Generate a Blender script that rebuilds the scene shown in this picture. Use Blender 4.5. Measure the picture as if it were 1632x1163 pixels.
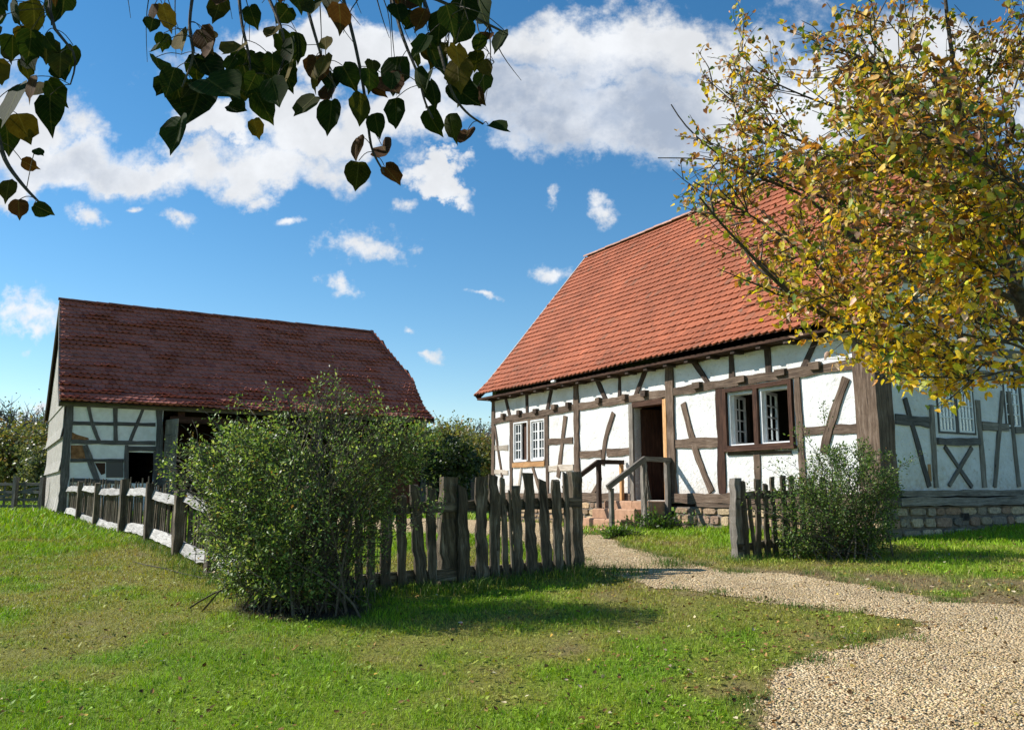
import bpy, math, random
import numpy as np
R = math.radians
rng = np.random.default_rng(7)
random.seed(7)
SC = bpy.context.scene
COL = SC.collection
for o in list(bpy.data.objects): bpy.data.objects.remove(o)

# ---------------------------------------------------------------- camera (eye at the origin, looking along +Y)
IW, IH, FP, HOR = 1632.0, 1163.0, 1350.0, 783.0
CX, CY = IW / 2, IH / 2
TH = math.atan((HOR - CY) / FP)
cam = bpy.data.cameras.new("camera"); cam_o = bpy.data.objects.new("camera", cam); COL.objects.link(cam_o)
cam.sensor_fit = 'HORIZONTAL'; cam.sensor_width = 36.0; cam.lens = 36.0 * FP / IW
cam.clip_start = 0.05; cam.clip_end = 3000
cam_o.location = (0, 0, 0); cam_o.rotation_euler = (R(90) + TH, 0, 0)
SC.camera = cam_o

# ---------------------------------------------------------------- building axes and sun
AZH = R(30); U = np.array([-math.sin(AZH), math.cos(AZH), 0]); V = np.array([math.cos(AZH), math.sin(AZH), 0])
AZB = R(31.5); UB = np.array([-math.sin(AZB), math.cos(AZB), 0]); VB = np.array([math.cos(AZB), math.sin(AZB), 0])
Z = np.array([0, 0, 1.0])
SUN = U * 0.87 - V * 0.95 + Z * 1.0
SUN = SUN / np.linalg.norm(SUN)
EL = math.asin(SUN[2]); AZS = math.atan2(SUN[0], SUN[1])     # clockwise from +Y
SUN_STRENGTH, SKY_STRENGTH, EXPOSURE = 5.0, 0.078, 0.55
sun = bpy.data.lights.new("sun", 'SUN'); sun.energy = SUN_STRENGTH; sun.angle = R(0.5); sun.color = (1, 0.95, 0.87)
sun_o = bpy.data.objects.new("sun", sun); COL.objects.link(sun_o)
sun_o.rotation_euler = (math.pi / 2 - EL, 0, math.pi - AZS)
sun_o.location = (-20, 20, 30)
SC.view_settings.view_transform = 'Standard'; SC.view_settings.look = 'None'
SC.view_settings.exposure = EXPOSURE; SC.view_settings.gamma = 1
SC.cycles.max_bounces = 6; SC.cycles.diffuse_bounces = 3; SC.cycles.glossy_bounces = 2
SC.cycles.transmission_bounces = 4; SC.cycles.transparent_max_bounces = 6

def ray(px, py):
    return np.array([px - CX, FP * math.cos(TH) + (py - CY) * math.sin(TH), FP * math.sin(TH) - (py - CY) * math.cos(TH)])
def at(px, py, y):
    r = ray(px, py); return r * (y / r[1])
def hit(px, py, P, n):
    r = ray(px, py); return r * (float(np.dot(P, n)) / float(np.dot(r, n)))

# ---------------------------------------------------------------- node helper
class NT:
    def __init__(s, tree): s.t = tree; s.n = tree.nodes; s.l = tree.links
    def add(s, kind, **kw):
        n = s.n.new(kind)
        for k, v in kw.items(): setattr(n, k, v)
        return n
    def link(s, a, b): s.l.new(a, b)
    def val(s, n, i, v):
        if hasattr(v, 'is_linked') or hasattr(v, 'links'): s.link(v, n.inputs[i])
        else: n.inputs[i].default_value = v
    def math(s, op, a, b=0.0, c=0.0, clamp=False):
        n = s.add('ShaderNodeMath', operation=op, use_clamp=clamp)
        s.val(n, 0, a); s.val(n, 1, b); s.val(n, 2, c); return n.outputs[0]
    def vmath(s, op, a, b=(0, 0, 0)):
        n = s.add('ShaderNodeVectorMath', operation=op); s.val(n, 0, a); s.val(n, 1, b)
        return n.outputs['Value'] if op in ('LENGTH', 'DOT_PRODUCT', 'DISTANCE') else n.outputs[0]
    def noise(s, vec, scale, detail=4, rough=0.55, lac=2.0, dist=0.0):
        n = s.add('ShaderNodeTexNoise'); n.inputs['Scale'].default_value = scale; n.inputs['Detail'].default_value = detail
        n.inputs['Roughness'].default_value = rough; n.inputs['Distortion'].default_value = dist; n.inputs['Lacunarity'].default_value = lac
        if vec is not None: s.link(vec, n.inputs['Vector'])
        return n.outputs['Fac']
    def ramp(s, fac, stops):
        n = s.add('ShaderNodeValToRGB'); e = n.color_ramp.elements
        while len(e) < len(stops): e.new(0.5)
        for k, (p, c) in enumerate(stops):
            e[k].position = p; e[k].color = (c, c, c, 1) if isinstance(c, (int, float)) else (*c, 1)
        s.link(fac, n.inputs[0]); return n.outputs[0]
    def mix(s, fac, a, b, mode='MIX'):
        n = s.add('ShaderNodeMix', data_type='RGBA', blend_type=mode)
        s.val(n, 0, fac)
        for i, v in ((6, a), (7, b)):
            if isinstance(v, tuple): n.inputs[i].default_value = (*v[:3], 1)
            else: s.link(v, n.inputs[i])
        return n.outputs[2]
    def attr(s, name): 
        return s.add('ShaderNodeAttribute', attribute_name=name)
    def maprange(s, v, a, b, c=0.0, d=1.0, smooth=True):
        n = s.add('ShaderNodeMapRange'); n.interpolation_type = 'SMOOTHSTEP' if smooth else 'LINEAR'
        s.link(v, n.inputs[0]); 
        for i, x in enumerate((a, b, c, d)): n.inputs[i + 1].default_value = x
        return n.outputs[0]

# ---------------------------------------------------------------- world: physical sky with clouds laid out by direction
world = bpy.data.worlds.new("World"); SC.world = world; world.use_nodes = True
w = NT(world.node_tree)
for n in list(w.n): w.n.remove(n)
sky = w.add('ShaderNodeTexSky', sky_type='NISHITA'); sky.sun_disc = False
sky.sun_elevation = EL; sky.sun_rotation = AZS; sky.altitude = 400; sky.air_density = 1.0; sky.dust_density = 0.0; sky.ozone_density = 1.1
tc = w.add('ShaderNodeTexCoord'); sep = w.add('ShaderNodeSeparateXYZ'); w.link(tc.outputs['Generated'], sep.inputs[0])
dy = w.math('MAXIMUM', sep.outputs[1], 0.12)
comb = w.add('ShaderNodeCombineXYZ'); w.link(w.math('DIVIDE', sep.outputs[0], dy), comb.inputs[0]); w.link(w.math('DIVIDE', sep.outputs[2], dy), comb.inputs[1])
pv = comb.outputs[0]
warp = w.add('ShaderNodeTexNoise'); warp.inputs['Scale'].default_value = 5.0; warp.inputs['Detail'].default_value = 7; warp.inputs['Roughness'].default_value = 0.62; w.link(pv, warp.inputs['Vector'])
wv = w.vmath('SUBTRACT', warp.outputs['Color'], (0.5, 0.5, 0.5)); 
sc_ = w.add('ShaderNodeVectorMath', operation='SCALE'); w.link(wv, sc_.inputs[0]); sc_.inputs['Scale'].default_value = 0.30
pw = w.vmath('ADD', pv, sc_.outputs[0])
sc2 = w.add('ShaderNodeVectorMath', operation='SCALE'); w.link(wv, sc2.inputs[0]); sc2.inputs['Scale'].default_value = 0.10
pw_s = w.vmath('ADD', pv, sc2.outputs[0])
def blob(px, py, rx, ry, rot=0.0, small=False, gain=1.0):
    if small: rx, ry = rx * 1.3, ry * 1.35
    c = ray(px, py); c = c / c[1]; k = 1.0 / 1366.0
    a = w.vmath('SUBTRACT', pw_s if small else pw, (c[0], c[2], 0))
    rt = w.add('ShaderNodeVectorRotate', rotation_type='Z_AXIS'); w.link(a, rt.inputs[0]); rt.inputs['Angle'].default_value = R(rot)
    b = w.vmath('MULTIPLY', rt.outputs[0], (1 / (rx * k), 1 / (ry * k), 0))
    return w.math('MULTIPLY', w.math('SUBTRACT', 1.0, w.vmath('LENGTH', b)), gain)
BIG = [(140, 250, 190, 95, 8), (250, 270, 150, 55, 0), (410, 255, 210, 80, -6), (330, 200, 90, 45, 0), (500, 175, 160, 70, 0),
       (640, 190, 170, 80, 0), (800, 170, 230, 95, 0), (980, 170, 260, 100, 6), (1000, 60, 400, 90, 0), (60, 180, 120, 80, 0), (1250, 150, 260, 120, 0),
       (600, 60, 420, 70, 0), (690, 285, 85, 26, 12), (30, 290, 120, 40, 0), (1500, 120, 260, 140, 0), (-150, 150, 200, 120, 0), (1800, 230, 240, 120, 0)]
SMALL = [(150, 357, 46, 17, 18), (298, 360, 26, 13, 10), (572, 398, 74, 36, 4), (535, 468, 38, 14, 22), (680, 578, 24, 11, 0),
         (35, 495, 66, 40, 6), (8, 652, 48, 17, 0), (950, 326, 32, 22, 55), (888, 432, 36, 16, 0), (880, 312, 12, 22, 0), (640, 325, 24, 12, 0),
         (770, 482, 36, 7, 8), (230, 336, 18, 8, 0), (460, 360, 22, 9, 0), (655, 536, 9, 9, 0), (410, 320, 26, 16, 0), (60, 625, 24, 9, 0)]
f = None
for b in BIG:
    q = blob(*b); f = q if f is None else w.math('MAXIMUM', f, q)
g = None
for b in SMALL:
    q = blob(*b, small=True, gain=0.75); g = q if g is None else w.math('MAXIMUM', g, q)
fine = w.noise(pv, 22.0, 8, 0.62)
fine2 = w.noise(pv, 7.0, 9, 0.6); fine3 = w.noise(pv, 60.0, 6, 0.6)
holes = w.math('MULTIPLY', w.math('SUBTRACT', fine2, 0.5), 1.5)
dens_b = w.maprange(w.math('ADD', w.math('ADD', w.math('MULTIPLY', f, 1.15), w.math('MULTIPLY', w.math('SUBTRACT', fine, 0.5), 1.1)), w.math('MULTIPLY', holes, 0.9)), -0.05, 0.62)
dens_s = w.maprange(w.math('ADD', w.math('ADD', g, w.math('MULTIPLY', w.math('SUBTRACT', fine, 0.5), 1.9)), w.math('MULTIPLY', w.math('SUBTRACT', fine3, 0.5), 1.2)), 0.10, 0.85)
dens = w.math('MAXIMUM', dens_b, dens_s)
thick = w.maprange(w.math('ADD', f, w.math('MULTIPLY', w.math('SUBTRACT', fine2, 0.5), 0.8)), 0.12, 0.60)
wind = blob(930, 175, 330, 150, 0, gain=1.0); wind = w.maprange(wind, 0.05, 0.45)
wind2 = w.maprange(blob(150, 255, 190, 80, 0), 0.0, 0.8)
grey = w.math('MULTIPLY', w.math('MULTIPLY', thick, w.maprange(w.math('ADD', fine2, w.math('MULTIPLY', w.math('SUBTRACT', fine, 0.5), 0.6)), 0.30, 0.62, 0.35, 1.0)), w.math('ADD', w.math('MULTIPLY', wind, 1.0), w.math('MULTIPLY', wind2, 0.55), clamp=True), clamp=True)
cl = w.mix(grey, (8.0, 8.2, 8.5), (4.2, 4.9, 6.1))
shade = w.maprange(w.math('ADD', w.math('MULTIPLY', fine2, 0.7), w.math('MULTIPLY', w.noise(pv, 13.0, 8, 0.6), 0.5)), 0.42, 0.72, 1.06, 0.86)
ccs = w.add('ShaderNodeVectorMath', operation='SCALE'); w.link(cl, ccs.inputs[0]); w.link(shade, ccs.inputs['Scale']); cl = ccs.outputs[0]
hsv = w.add('ShaderNodeHueSaturation'); hsv.inputs['Hue'].default_value = 0.495; hsv.inputs['Saturation'].default_value = 1.34; hsv.inputs['Value'].default_value = 1.27; w.link(sky.outputs[0], hsv.inputs['Color'])
col = w.mix(w.math('MULTIPLY', dens, 0.97), hsv.outputs[0], cl)
bg = w.add('ShaderNodeBackground'); bg.inputs[1].default_value = SKY_STRENGTH; w.link(col, bg.inputs[0])
wo = w.add('ShaderNodeOutputWorld'); w.link(bg.outputs[0], wo.inputs[0])

# ---------------------------------------------------------------- materials
def material(name):
    m = bpy.data.materials.new(name); m.use_nodes = True; t = NT(m.node_tree)
    for n in list(t.n): t.n.remove(n)
    p = t.add('ShaderNodeBsdfPrincipled'); o = t.add('ShaderNodeOutputMaterial'); t.link(p.outputs[0], o.inputs[0])
    p.inputs['Roughness'].default_value = 0.8; p.inputs['Specular IOR Level'].default_value = 0.25
    return m, t, p, o
def bump(t, p, h, strength=0.5, dist=0.01):
    b = t.add('ShaderNodeBump'); b.inputs['Strength'].default_value = strength; b.inputs['Distance'].default_value = dist
    t.link(h, b.inputs['Height']); t.link(b.outputs[0], p.inputs['Normal'])
def wood(name, c1, c2, c3, rough=0.85, bstr=0.7):
    m, t, p, o = material(name)
    a = t.attr('grain').outputs['Vector']
    mp = t.vmath('MULTIPLY', a, (2.2, 32, 1)); n1 = t.noise(mp, 1.0, 6, 0.65, dist=0.4)
    mp2 = t.vmath('MULTIPLY', a, (3.0, 5, 1)); n2 = t.noise(mp2, 1.0, 4, 0.6)
    mp3 = t.vmath('MULTIPLY', a, (5, 90, 1)); n3 = t.noise(mp3, 1.0, 3, 0.6)
    c = t.ramp(t.math('ADD', t.math('MULTIPLY', n1, 0.65), t.math('MULTIPLY', n2, 0.35)), [(0.36, c1), (0.52, c2), (0.68, c3)])
    crack = t.ramp(n3, [(0.30, 0.25), (0.42, 1.0)])
    c = t.mix(1.0, c, crack, 'MULTIPLY')
    oi = t.add('ShaderNodeObjectInfo'); rv = t.maprange(oi.outputs['Random'], 0, 1, 0.78, 1.18, smooth=False)
    c = t.mix(1.0, c, rv, 'MULTIPLY')
    t.link(c, p.inputs['Base Color']); p.inputs['Roughness'].default_value = rough
    bump(t, p, t.math('ADD', n1, n3), bstr, 0.012); return m
W_OLD = wood('weathered_timber', (0.05, 0.032, 0.022), (0.135, 0.092, 0.064), (0.25, 0.19, 0.145))
W_DARK = wood('dark_brown_timber', (0.03, 0.014, 0.009), (0.065, 0.030, 0.018), (0.11, 0.055, 0.034))
W_UP = wood('upper_dark_timber', (0.025, 0.016, 0.012), (0.06, 0.04, 0.03), (0.11, 0.08, 0.06))
W_GREY = wood('grey_timber', (0.10, 0.085, 0.07), (0.21, 0.185, 0.155), (0.35, 0.315, 0.275))
W_FENCE = wood('split_oak', (0.035, 0.027, 0.018), (0.125, 0.098, 0.066), (0.33, 0.28, 0.205), bstr=1.0)
W_RAIL = wood('silvered_rail', (0.24, 0.225, 0.21), (0.42, 0.40, 0.375), (0.58, 0.56, 0.53), bstr=1.0)
W_BARN = wood('barn_timber', (0.06, 0.055, 0.05), (0.12, 0.11, 0.105), (0.2, 0.19, 0.18))
W_BOARD = wood('pale_boards', (0.28, 0.25, 0.22), (0.45, 0.42, 0.38), (0.62, 0.59, 0.55))
W_NEW = wood('fresh_timber', (0.38, 0.19, 0.08), (0.55, 0.3, 0.13), (0.68, 0.42, 0.2))
W_FADE = wood('limewashed_timber', (0.30, 0.25, 0.20), (0.45, 0.39, 0.32), (0.6, 0.55, 0.49))
W_RED = wood('red_brown_boards', (0.10, 0.035, 0.02), (0.17, 0.06, 0.035), (0.24, 0.1, 0.06))
def simple(name, c1, c2, scale=6, rough=0.85, bs=0.4, bd=0.01, detail=6):
    m, t, p, o = material(name); g = t.add('ShaderNodeNewGeometry'); n = t.noise(g.outputs['Position'], scale, detail, 0.6)
    t.link(t.ramp(n, [(0.35, c1), (0.65, c2)]), p.inputs['Base Color']); p.inputs['Roughness'].default_value = rough
    if bs: bump(t, p, n, bs, bd)
    return m
def plaster_mat():
    m, t, p, o = material('lime_plaster'); g = t.add('ShaderNodeNewGeometry'); P = g.outputs['Position']
    a = t.noise(P, 2.2, 5, 0.6); b = t.noise(P, 14, 5, 0.6); c = t.noise(P, 60, 3, 0.6)
    col = t.ramp(a, [(0.3, (0.60, 0.59, 0.56)), (0.6, (0.76, 0.76, 0.75))])
    d = t.ramp(b, [(0.28, (0.66, 0.60, 0.52)), (0.40, (1, 1, 1))]); col = t.mix(0.6, col, d, 'MULTIPLY')
    sz = t.add('ShaderNodeSeparateXYZ'); t.link(P, sz.inputs[0]); zz = t.math('ADD', sz.outputs[2], t.math('MULTIPLY', t.math('SUBTRACT', b, 0.5), 1.6))
    low = t.maprange(zz, 0.42, -0.15); col = t.mix(t.math('MULTIPLY', low, 0.5), col, (0.45, 0.37, 0.28))
    t.link(col, p.inputs['Base Color']); p.inputs['Roughness'].default_value = 0.95
    h = t.math('ADD', t.math('MULTIPLY', b, 1.0), t.math('MULTIPLY', c, 0.25)); bump(t, p, h, 0.8, 0.03); return m
PLASTER = plaster_mat()
WATTLE = simple('clay_wattle', (0.16, 0.07, 0.03), (0.36, 0.18, 0.08), 9, 0.95, 0.8, 0.03)
PAINT = simple('white_window_paint', (0.68, 0.69, 0.70), (0.82, 0.82, 0.81), 12, 0.5, 0.15, 0.003)
DARKIN = simple('dark_interior', (0.045, 0.035, 0.028), (0.08, 0.06, 0.05), 3, 0.95, 0)  # dark brown tone for the floors and partitions inside the house
MORTAR = simple('mortar', (0.10, 0.085, 0.07), (0.2, 0.17, 0.14), 12, 0.95, 0.6, 0.02)
def tinted(name, rough=0.85, noise_s=25, bs=0.4, bd=0.006, lo=0.72, hi=1.15, tr=0.0, spec=0.25, blotch=None, wrap=None):
    m, t, p, o = material(name); g = t.add('ShaderNodeNewGeometry'); n = t.noise(g.outputs['Position'], noise_s, 5, 0.6)
    a = t.attr('tint').outputs['Color']; c = t.mix(1.0, a, t.ramp(n, [(0.3, lo), (0.7, hi)]), 'MULTIPLY')
    if blotch:
        n2 = t.noise(g.outputs['Position'], blotch[0], 6, 0.65); c = t.mix(t.ramp(n2, [(blotch[1], 0.0), (blotch[2], blotch[4])]), c, blotch[3])
    t.link(c, p.inputs['Base Color']); p.inputs['Roughness'].default_value = rough; p.inputs['Specular IOR Level'].default_value = spec
    if bs: bump(t, p, n, bs, bd)
    if tr > 0:
        tb = t.add('ShaderNodeBsdfTranslucent'); t.link(t.mix(1.0, c, (1.25, 1.2, 0.55), 'MULTIPLY'), tb.inputs[0])
        ms = t.add('ShaderNodeMixShader'); ms.inputs[0].default_value = tr
        t.link(p.outputs[0], ms.inputs[1]); t.link(tb.outputs[0], ms.inputs[2]); t.link(ms.outputs[0], o.inputs[0])
    return m
TILE = tinted('clay_tile', 0.8, 18, 0.35, 0.004, 0.8, 1.12, blotch=(5, 0.52, 0.72, (0.15, 0.075, 0.05), 0.5))
STONE = tinted('field_stone', 0.92, 22, 0.9, 0.02, 0.6, 1.25)
LEAF = tinted('shrub_leaf', 0.45, 40, 0, tr=0.40, spec=0.4)
LEAF_A = tinted('autumn_leaf', 0.5, 60, 0, tr=0.42, spec=0.45, lo=0.6, hi=1.2)
GRASS = tinted('grass_blade', 0.6, 9, 0, tr=0.25, spec=0.3, lo=0.8, hi=1.15)
PEBBLE = tinted('pebble', 0.85, 60, 0, lo=0.8, hi=1.15)
BARK = simple('bark', (0.035, 0.028, 0.022), (0.10, 0.085, 0.07), 30, 0.9, 0.8, 0.01)
TWIG = simple('shrub_twig', (0.055, 0.045, 0.03), (0.13, 0.11, 0.08), 30, 0.85, 0)
PALETWIG = simple('bare_twig', (0.10, 0.09, 0.085), (0.19, 0.175, 0.165), 8, 0.9, 0)
def vein_leaf():
    m, t, p, o = material('linden_leaf'); g = t.add('ShaderNodeNewGeometry'); n = t.noise(g.outputs['Position'], 45, 5, 0.6)
    a = t.attr('tint').outputs['Color']; c = t.mix(1.0, a, t.ramp(n, [(0.3, .55), (0.7, 1.3)]), 'MULTIPLY')
    sp = t.add('ShaderNodeSeparateXYZ'); t.link(t.attr('luv').outputs['Vector'], sp.inputs[0]); ay = t.math('ABSOLUTE', sp.outputs[1])
    q = t.math('SUBTRACT', sp.outputs[0], t.math('MULTIPLY', ay, 0.85)); w1 = t.math('ABSOLUTE', t.math('SINE', t.math('MULTIPLY', q, 22.0)))
    v = t.math('MAXIMUM', t.ramp(w1, [(0.0, 1.0), (0.13, 0.0)]), t.ramp(ay, [(0.0, 1.0), (0.03, 0.0)]))
    c = t.mix(t.math('MULTIPLY', v, 0.45), c, (0.14, 0.13, 0.04)); n2 = t.noise(g.outputs['Position'], 130, 3, 0.6); c = t.mix(t.ramp(n2, [(0.66, 0.0), (0.72, 0.8)]), c, (0.05, 0.025, 0.01))
    t.link(c, p.inputs['Base Color']); p.inputs['Roughness'].default_value = 0.75; p.inputs['Specular IOR Level'].default_value = 0.06
    tb = t.add('ShaderNodeBsdfTranslucent'); t.link(t.mix(1.0, c, (1.5, 1.4, 0.5), 'MULTIPLY'), tb.inputs[0]); ms = t.add('ShaderNodeMixShader'); ms.inputs[0].default_value = 0.2
    t.link(p.outputs[0], ms.inputs[1]); t.link(tb.outputs[0], ms.inputs[2]); t.link(ms.outputs[0], o.inputs[0]); bump(t, p, v, 0.4, 0.002); return m
LEAF_H = vein_leaf()
LITTER = tinted('dry_leaf', 0.9, 60, 0, tr=0.1, spec=0.03)
LIME = simple('limewash_shade_lifted', (0.72, 0.71, 0.68), (0.86, 0.86, 0.84), 5, 0.95, 0.4, 0.02)  # same limewash as the house, colour brightened to lift the barn's shaded panels
def glass_mat():
    m, t, p, o = material('window_glass')
    tr = t.add('ShaderNodeBsdfTransparent'); tr.inputs[0].default_value = (0.82, 0.87, 0.88, 1)
    gl = t.add('ShaderNodeBsdfGlossy'); gl.inputs['Roughness'].default_value = 0.03
    fr = t.add('ShaderNodeFresnel'); fr.inputs[0].default_value = 1.5; ms = t.add('ShaderNodeMixShader')
    t.link(t.math('MULTIPLY', fr.outputs[0], 0.3), ms.inputs[0]); t.link(tr.outputs[0], ms.inputs[1]); t.link(gl.outputs[0], ms.inputs[2]); t.link(ms.outputs[0], o.inputs[0]); return m
GLASS = glass_mat()

# ---------------------------------------------------------------- mesh builder
class MB:
    def __init__(s): s.v = []; s.f = []; s.g = []; s.c = []; s.cur = (1, 1, 1); s.off = 0
    def add(s, vs, fs, gr=None):
        b = len(s.v); s.v += [tuple(float(q) for q in x) for x in vs]; s.f += [tuple(i + b for i in f) for f in fs]
        s.g += gr if gr is not None else [(0, 0, 0)] * len(vs); s.c += [s.cur] * len(vs)
    def box8(s, vs, gr=None):
        s.add(vs, [(3, 2, 1, 0), (4, 5, 6, 7), (0, 1, 5, 4), (1, 2, 6, 5), (2, 3, 7, 6), (3, 0, 4, 7)], gr)
    def fbox(s, fr, s0, s1, z0, z1, o0, o1, jit=0.0):
        "axis box in a frame; grain runs along the longest side"
        d = [abs(s1 - s0), abs(z1 - z0), abs(o1 - o0)]; k = d.index(max(d)); r0 = random.random() * 50
        vs, gr = [], []
        for (a, b, c) in ((s0, z0, o0), (s1, z0, o0), (s1, z0, o1), (s0, z0, o1), (s0, z1, o0), (s1, z1, o0), (s1, z1, o1), (s0, z1, o1)):
            vs.append(fr(a + random.uniform(-jit, jit), b + random.uniform(-jit, jit), c))
            q = (a, b, c); oth = [q[i] for i in range(3) if i != k]; gr.append((q[k] + r0, oth[0] * 0.7 + oth[1] * 0.7 + r0, r0))
        s.box8(vs, gr)
    def stick(s, pts, side, nrm, ws, t, jit=0.1, top_rag=0.0, tt=None):
        "rectangular-section stick along 3D pts; side and nrm give the section axes"
        r0 = random.random() * 80; n = len(pts); L = 0; vs = []; gr = []
        side = np.asarray(side, float); nrm = np.asarray(nrm, float)
        for i, p in enumerate(pts):
            p = np.asarray(p, float)
            if i: L += np.linalg.norm(p - np.asarray(pts[i - 1], float))
            wd = ws[i] if hasattr(ws, '__len__') else ws; th = t
            for k, (a, b) in enumerate(((-1, -1), (1, -1), (1, 1), (-1, 1))):
                ja = 1 + random.uniform(-jit, jit); jb = 1 + random.uniform(-jit, jit)
                q = p + side * a * wd * 0.5 * ja + nrm * b * th * 0.5 * jb
                if top_rag and i == n - 1: q = q + Z * random.uniform(-top_rag, top_rag)
                vs.append(q); gr.append((L + r0, (0, wd, wd + th, wd + wd + th)[k] * 0.8 + r0, r0))
        fs = []
        for i in range(n - 1):
            for k in range(4):
                a, b = i * 4 + k, i * 4 + (k + 1) % 4; fs.append((a, b, b + 4, a + 4))
        fs.append((3, 2, 1, 0)); m = (n - 1) * 4; fs.append((m, m + 1, m + 2, m + 3))
        s.add(vs, fs, gr)
    def tube(s, pts, rad, sides=4):
        n = len(pts); r0 = random.random() * 40; vs = []; gr = []; L = 0
        P = [np.asarray(p, float) for p in pts]
        for i, p in enumerate(P):
            d = P[min(i + 1, n - 1)] - P[max(i - 1, 0)]; d = d / (np.linalg.norm(d) + 1e-9)
            a = np.cross(d, (0.31, 0.17, 0.93)); a /= (np.linalg.norm(a) + 1e-9); b = np.cross(d, a)
            if i: L += np.linalg.norm(p - P[i - 1])
            r = rad[i] if hasattr(rad, '__len__') else rad
            for k in range(sides):
                q = 2 * math.pi * k / sides; vs.append(p + (a * math.cos(q) + b * math.sin(q)) * r); gr.append((L + r0, k * r * 1.5 + r0, r0))
        fs = []
        for i in range(n - 1):
            for k in range(sides):
                k2 = (k + 1) % sides; fs.append((i * sides + k, i * sides + k2, (i + 1) * sides + k2, (i + 1) * sides + k))
        fs.append(tuple(range(sides))[::-1]); fs.append(tuple((n - 1) * sides + k for k in range(sides)))
        s.add(vs, fs, gr)
    def build(s, name, mat, parent=None, label=None, smooth=False):
        me = bpy.data.meshes.new(name); off = np.array(root_loc(parent)) if parent is not None else np.zeros(3)
        v = np.array(s.v, float) - off
        me.from_pydata(v.tolist(), [], s.f); me.materials.append(mat)
        a = me.attributes.new('grain', 'FLOAT_VECTOR', 'POINT'); a.data.foreach_set('vector', np.array(s.g, np.float32).ravel())
        c = me.attributes.new('tint', 'FLOAT_COLOR', 'POINT'); cc = np.ones((len(s.c), 4), np.float32); cc[:, :3] = np.array(s.c, np.float32); c.data.foreach_set('color', cc.ravel())
        if smooth: me.polygons.foreach_set('use_smooth', [True] * len(me.polygons))
        me.update()
        o = bpy.data.objects.new(name, me); COL.objects.link(o)
        if parent is not None: o.parent = parent
        if label: o['label'] = label
        return o
def root_loc(o):
    l = np.zeros(3)
    while o is not None: l = l + np.array(o.location); o = o.parent
    return l
def tag(o, label=None, cat=None, group=None, kind=None):
    if label: o['label'] = label
    if cat: o['category'] = cat
    if group: o['group'] = group
    if kind: o['kind'] = kind
    return o
def thing(name, loc, label, cat, group=None):
    o = bpy.data.objects.new(name, None); COL.objects.link(o); o.location = tuple(float(x) for x in loc); o.empty_display_size = 0.2
    return tag(o, label, cat, group)
class Frame:
    def __init__(s, O, A, N): s.O = np.array(O, float); s.A = A; s.N = N
    def __call__(s, a, z, o=0.0): return s.O + s.A * a + Z * z + s.N * o
    def px(s, x, y, o=0.0):
        P = hit(x, y, s.O + s.N * o, s.N) - s.O; return float(P @ s.A), float(P[2])
def soup(name, verts, faces_idx, k, tint, mat, parent=None, normals=None, luv=None):
    "verts (N,m,3) copies of one template; faces_idx list of template faces"
    N, m = verts.shape[:2]; off = root_loc(parent) if parent is not None else np.zeros(3)
    vv = (verts.reshape(-1, 3) - off).astype(np.float32)
    me = bpy.data.meshes.new(name); me.vertices.add(N * m); me.vertices.foreach_set('co', vv.ravel())
    lens = np.array([len(f) for f in faces_idx]); flat = np.concatenate([np.array(f) for f in faces_idx])
    loops = (flat[None, :] + (np.arange(N) * m)[:, None]).ravel(); tot = np.tile(lens, N); st = np.concatenate([[0], np.cumsum(tot)[:-1]])
    me.loops.add(len(loops)); me.loops.foreach_set('vertex_index', loops.astype(np.int32))
    me.polygons.add(len(tot)); me.polygons.foreach_set('loop_start', st.astype(np.int32)); me.polygons.foreach_set('loop_total', tot.astype(np.int32))
    me.update(calc_edges=True)
    c = me.attributes.new('tint', 'FLOAT_COLOR', 'POINT'); cc = np.ones((N * m, 4), np.float32); cc[:, :3] = np.repeat(tint, m, axis=0); c.data.foreach_set('color', cc.ravel())
    if luv is not None:
        q_ = np.zeros((m, 3), np.float32); q_[:, :2] = luv; la = me.attributes.new('luv', 'FLOAT_VECTOR', 'POINT'); la.data.foreach_set('vector', np.tile(q_, (N, 1)).ravel())
    me.materials.append(mat); o = bpy.data.objects.new(name, me); COL.objects.link(o)
    if parent is not None: o.parent = parent
    return o
def unit(a): return a / (np.linalg.norm(a, axis=-1, keepdims=True) + 1e-9)
DIAMOND = (np.array([(0, 0), (0.45, 0.5), (1, 0), (0.45, -0.5)]), [(0, 1, 2), (0, 2, 3)])
HEART = (np.array([(0.03, 0), (0.36, 0), (0.68, 0), (1.12, 0), (-0.09, 0.22), (0.10, 0.45), (0.40, 0.50), (0.72, 0.31), (-0.09, -0.22), (0.10, -0.45), (0.40, -0.50), (0.72, -0.31)]),
         [(0, 5, 4), (0, 1, 6, 5), (1, 2, 7, 6), (2, 3, 7), (0, 8, 9), (0, 9, 10, 1), (1, 10, 11, 2), (2, 11, 3)])
def leaves(name, P, D, Nn, L, Wd, tint, mat, parent, shape=DIAMOND, fold=0.25, curl=0.25, rough=0.0, luv=False):
    N = len(P); T, F = shape; D = unit(D); S = unit(np.cross(Nn, D)); M = unit(np.cross(D, S))
    fo = rng.normal(fold, 0.12, N); cu = rng.normal(0, curl, N)
    x = T[:, 0][None] + rng.normal(0, 1, (N, len(T))) * rough; y = T[:, 1][None] * (1 + rng.normal(0, 1, (N, len(T))) * rough * 1.6)
    z = np.abs(y) * fo[:, None] * Wd[:, None] + cu[:, None] * x ** 2 * L[:, None] * 0.5 + cu[:, None] * y ** 2 * Wd[:, None] * 1.0
    vv = P[:, None] + D[:, None] * (x * L[:, None])[..., None] + S[:, None] * (y * Wd[:, None])[..., None] + M[:, None] * z[..., None]
    return soup(name, vv, F, len(T), tint, mat, parent, luv=T if luv else None)
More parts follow.
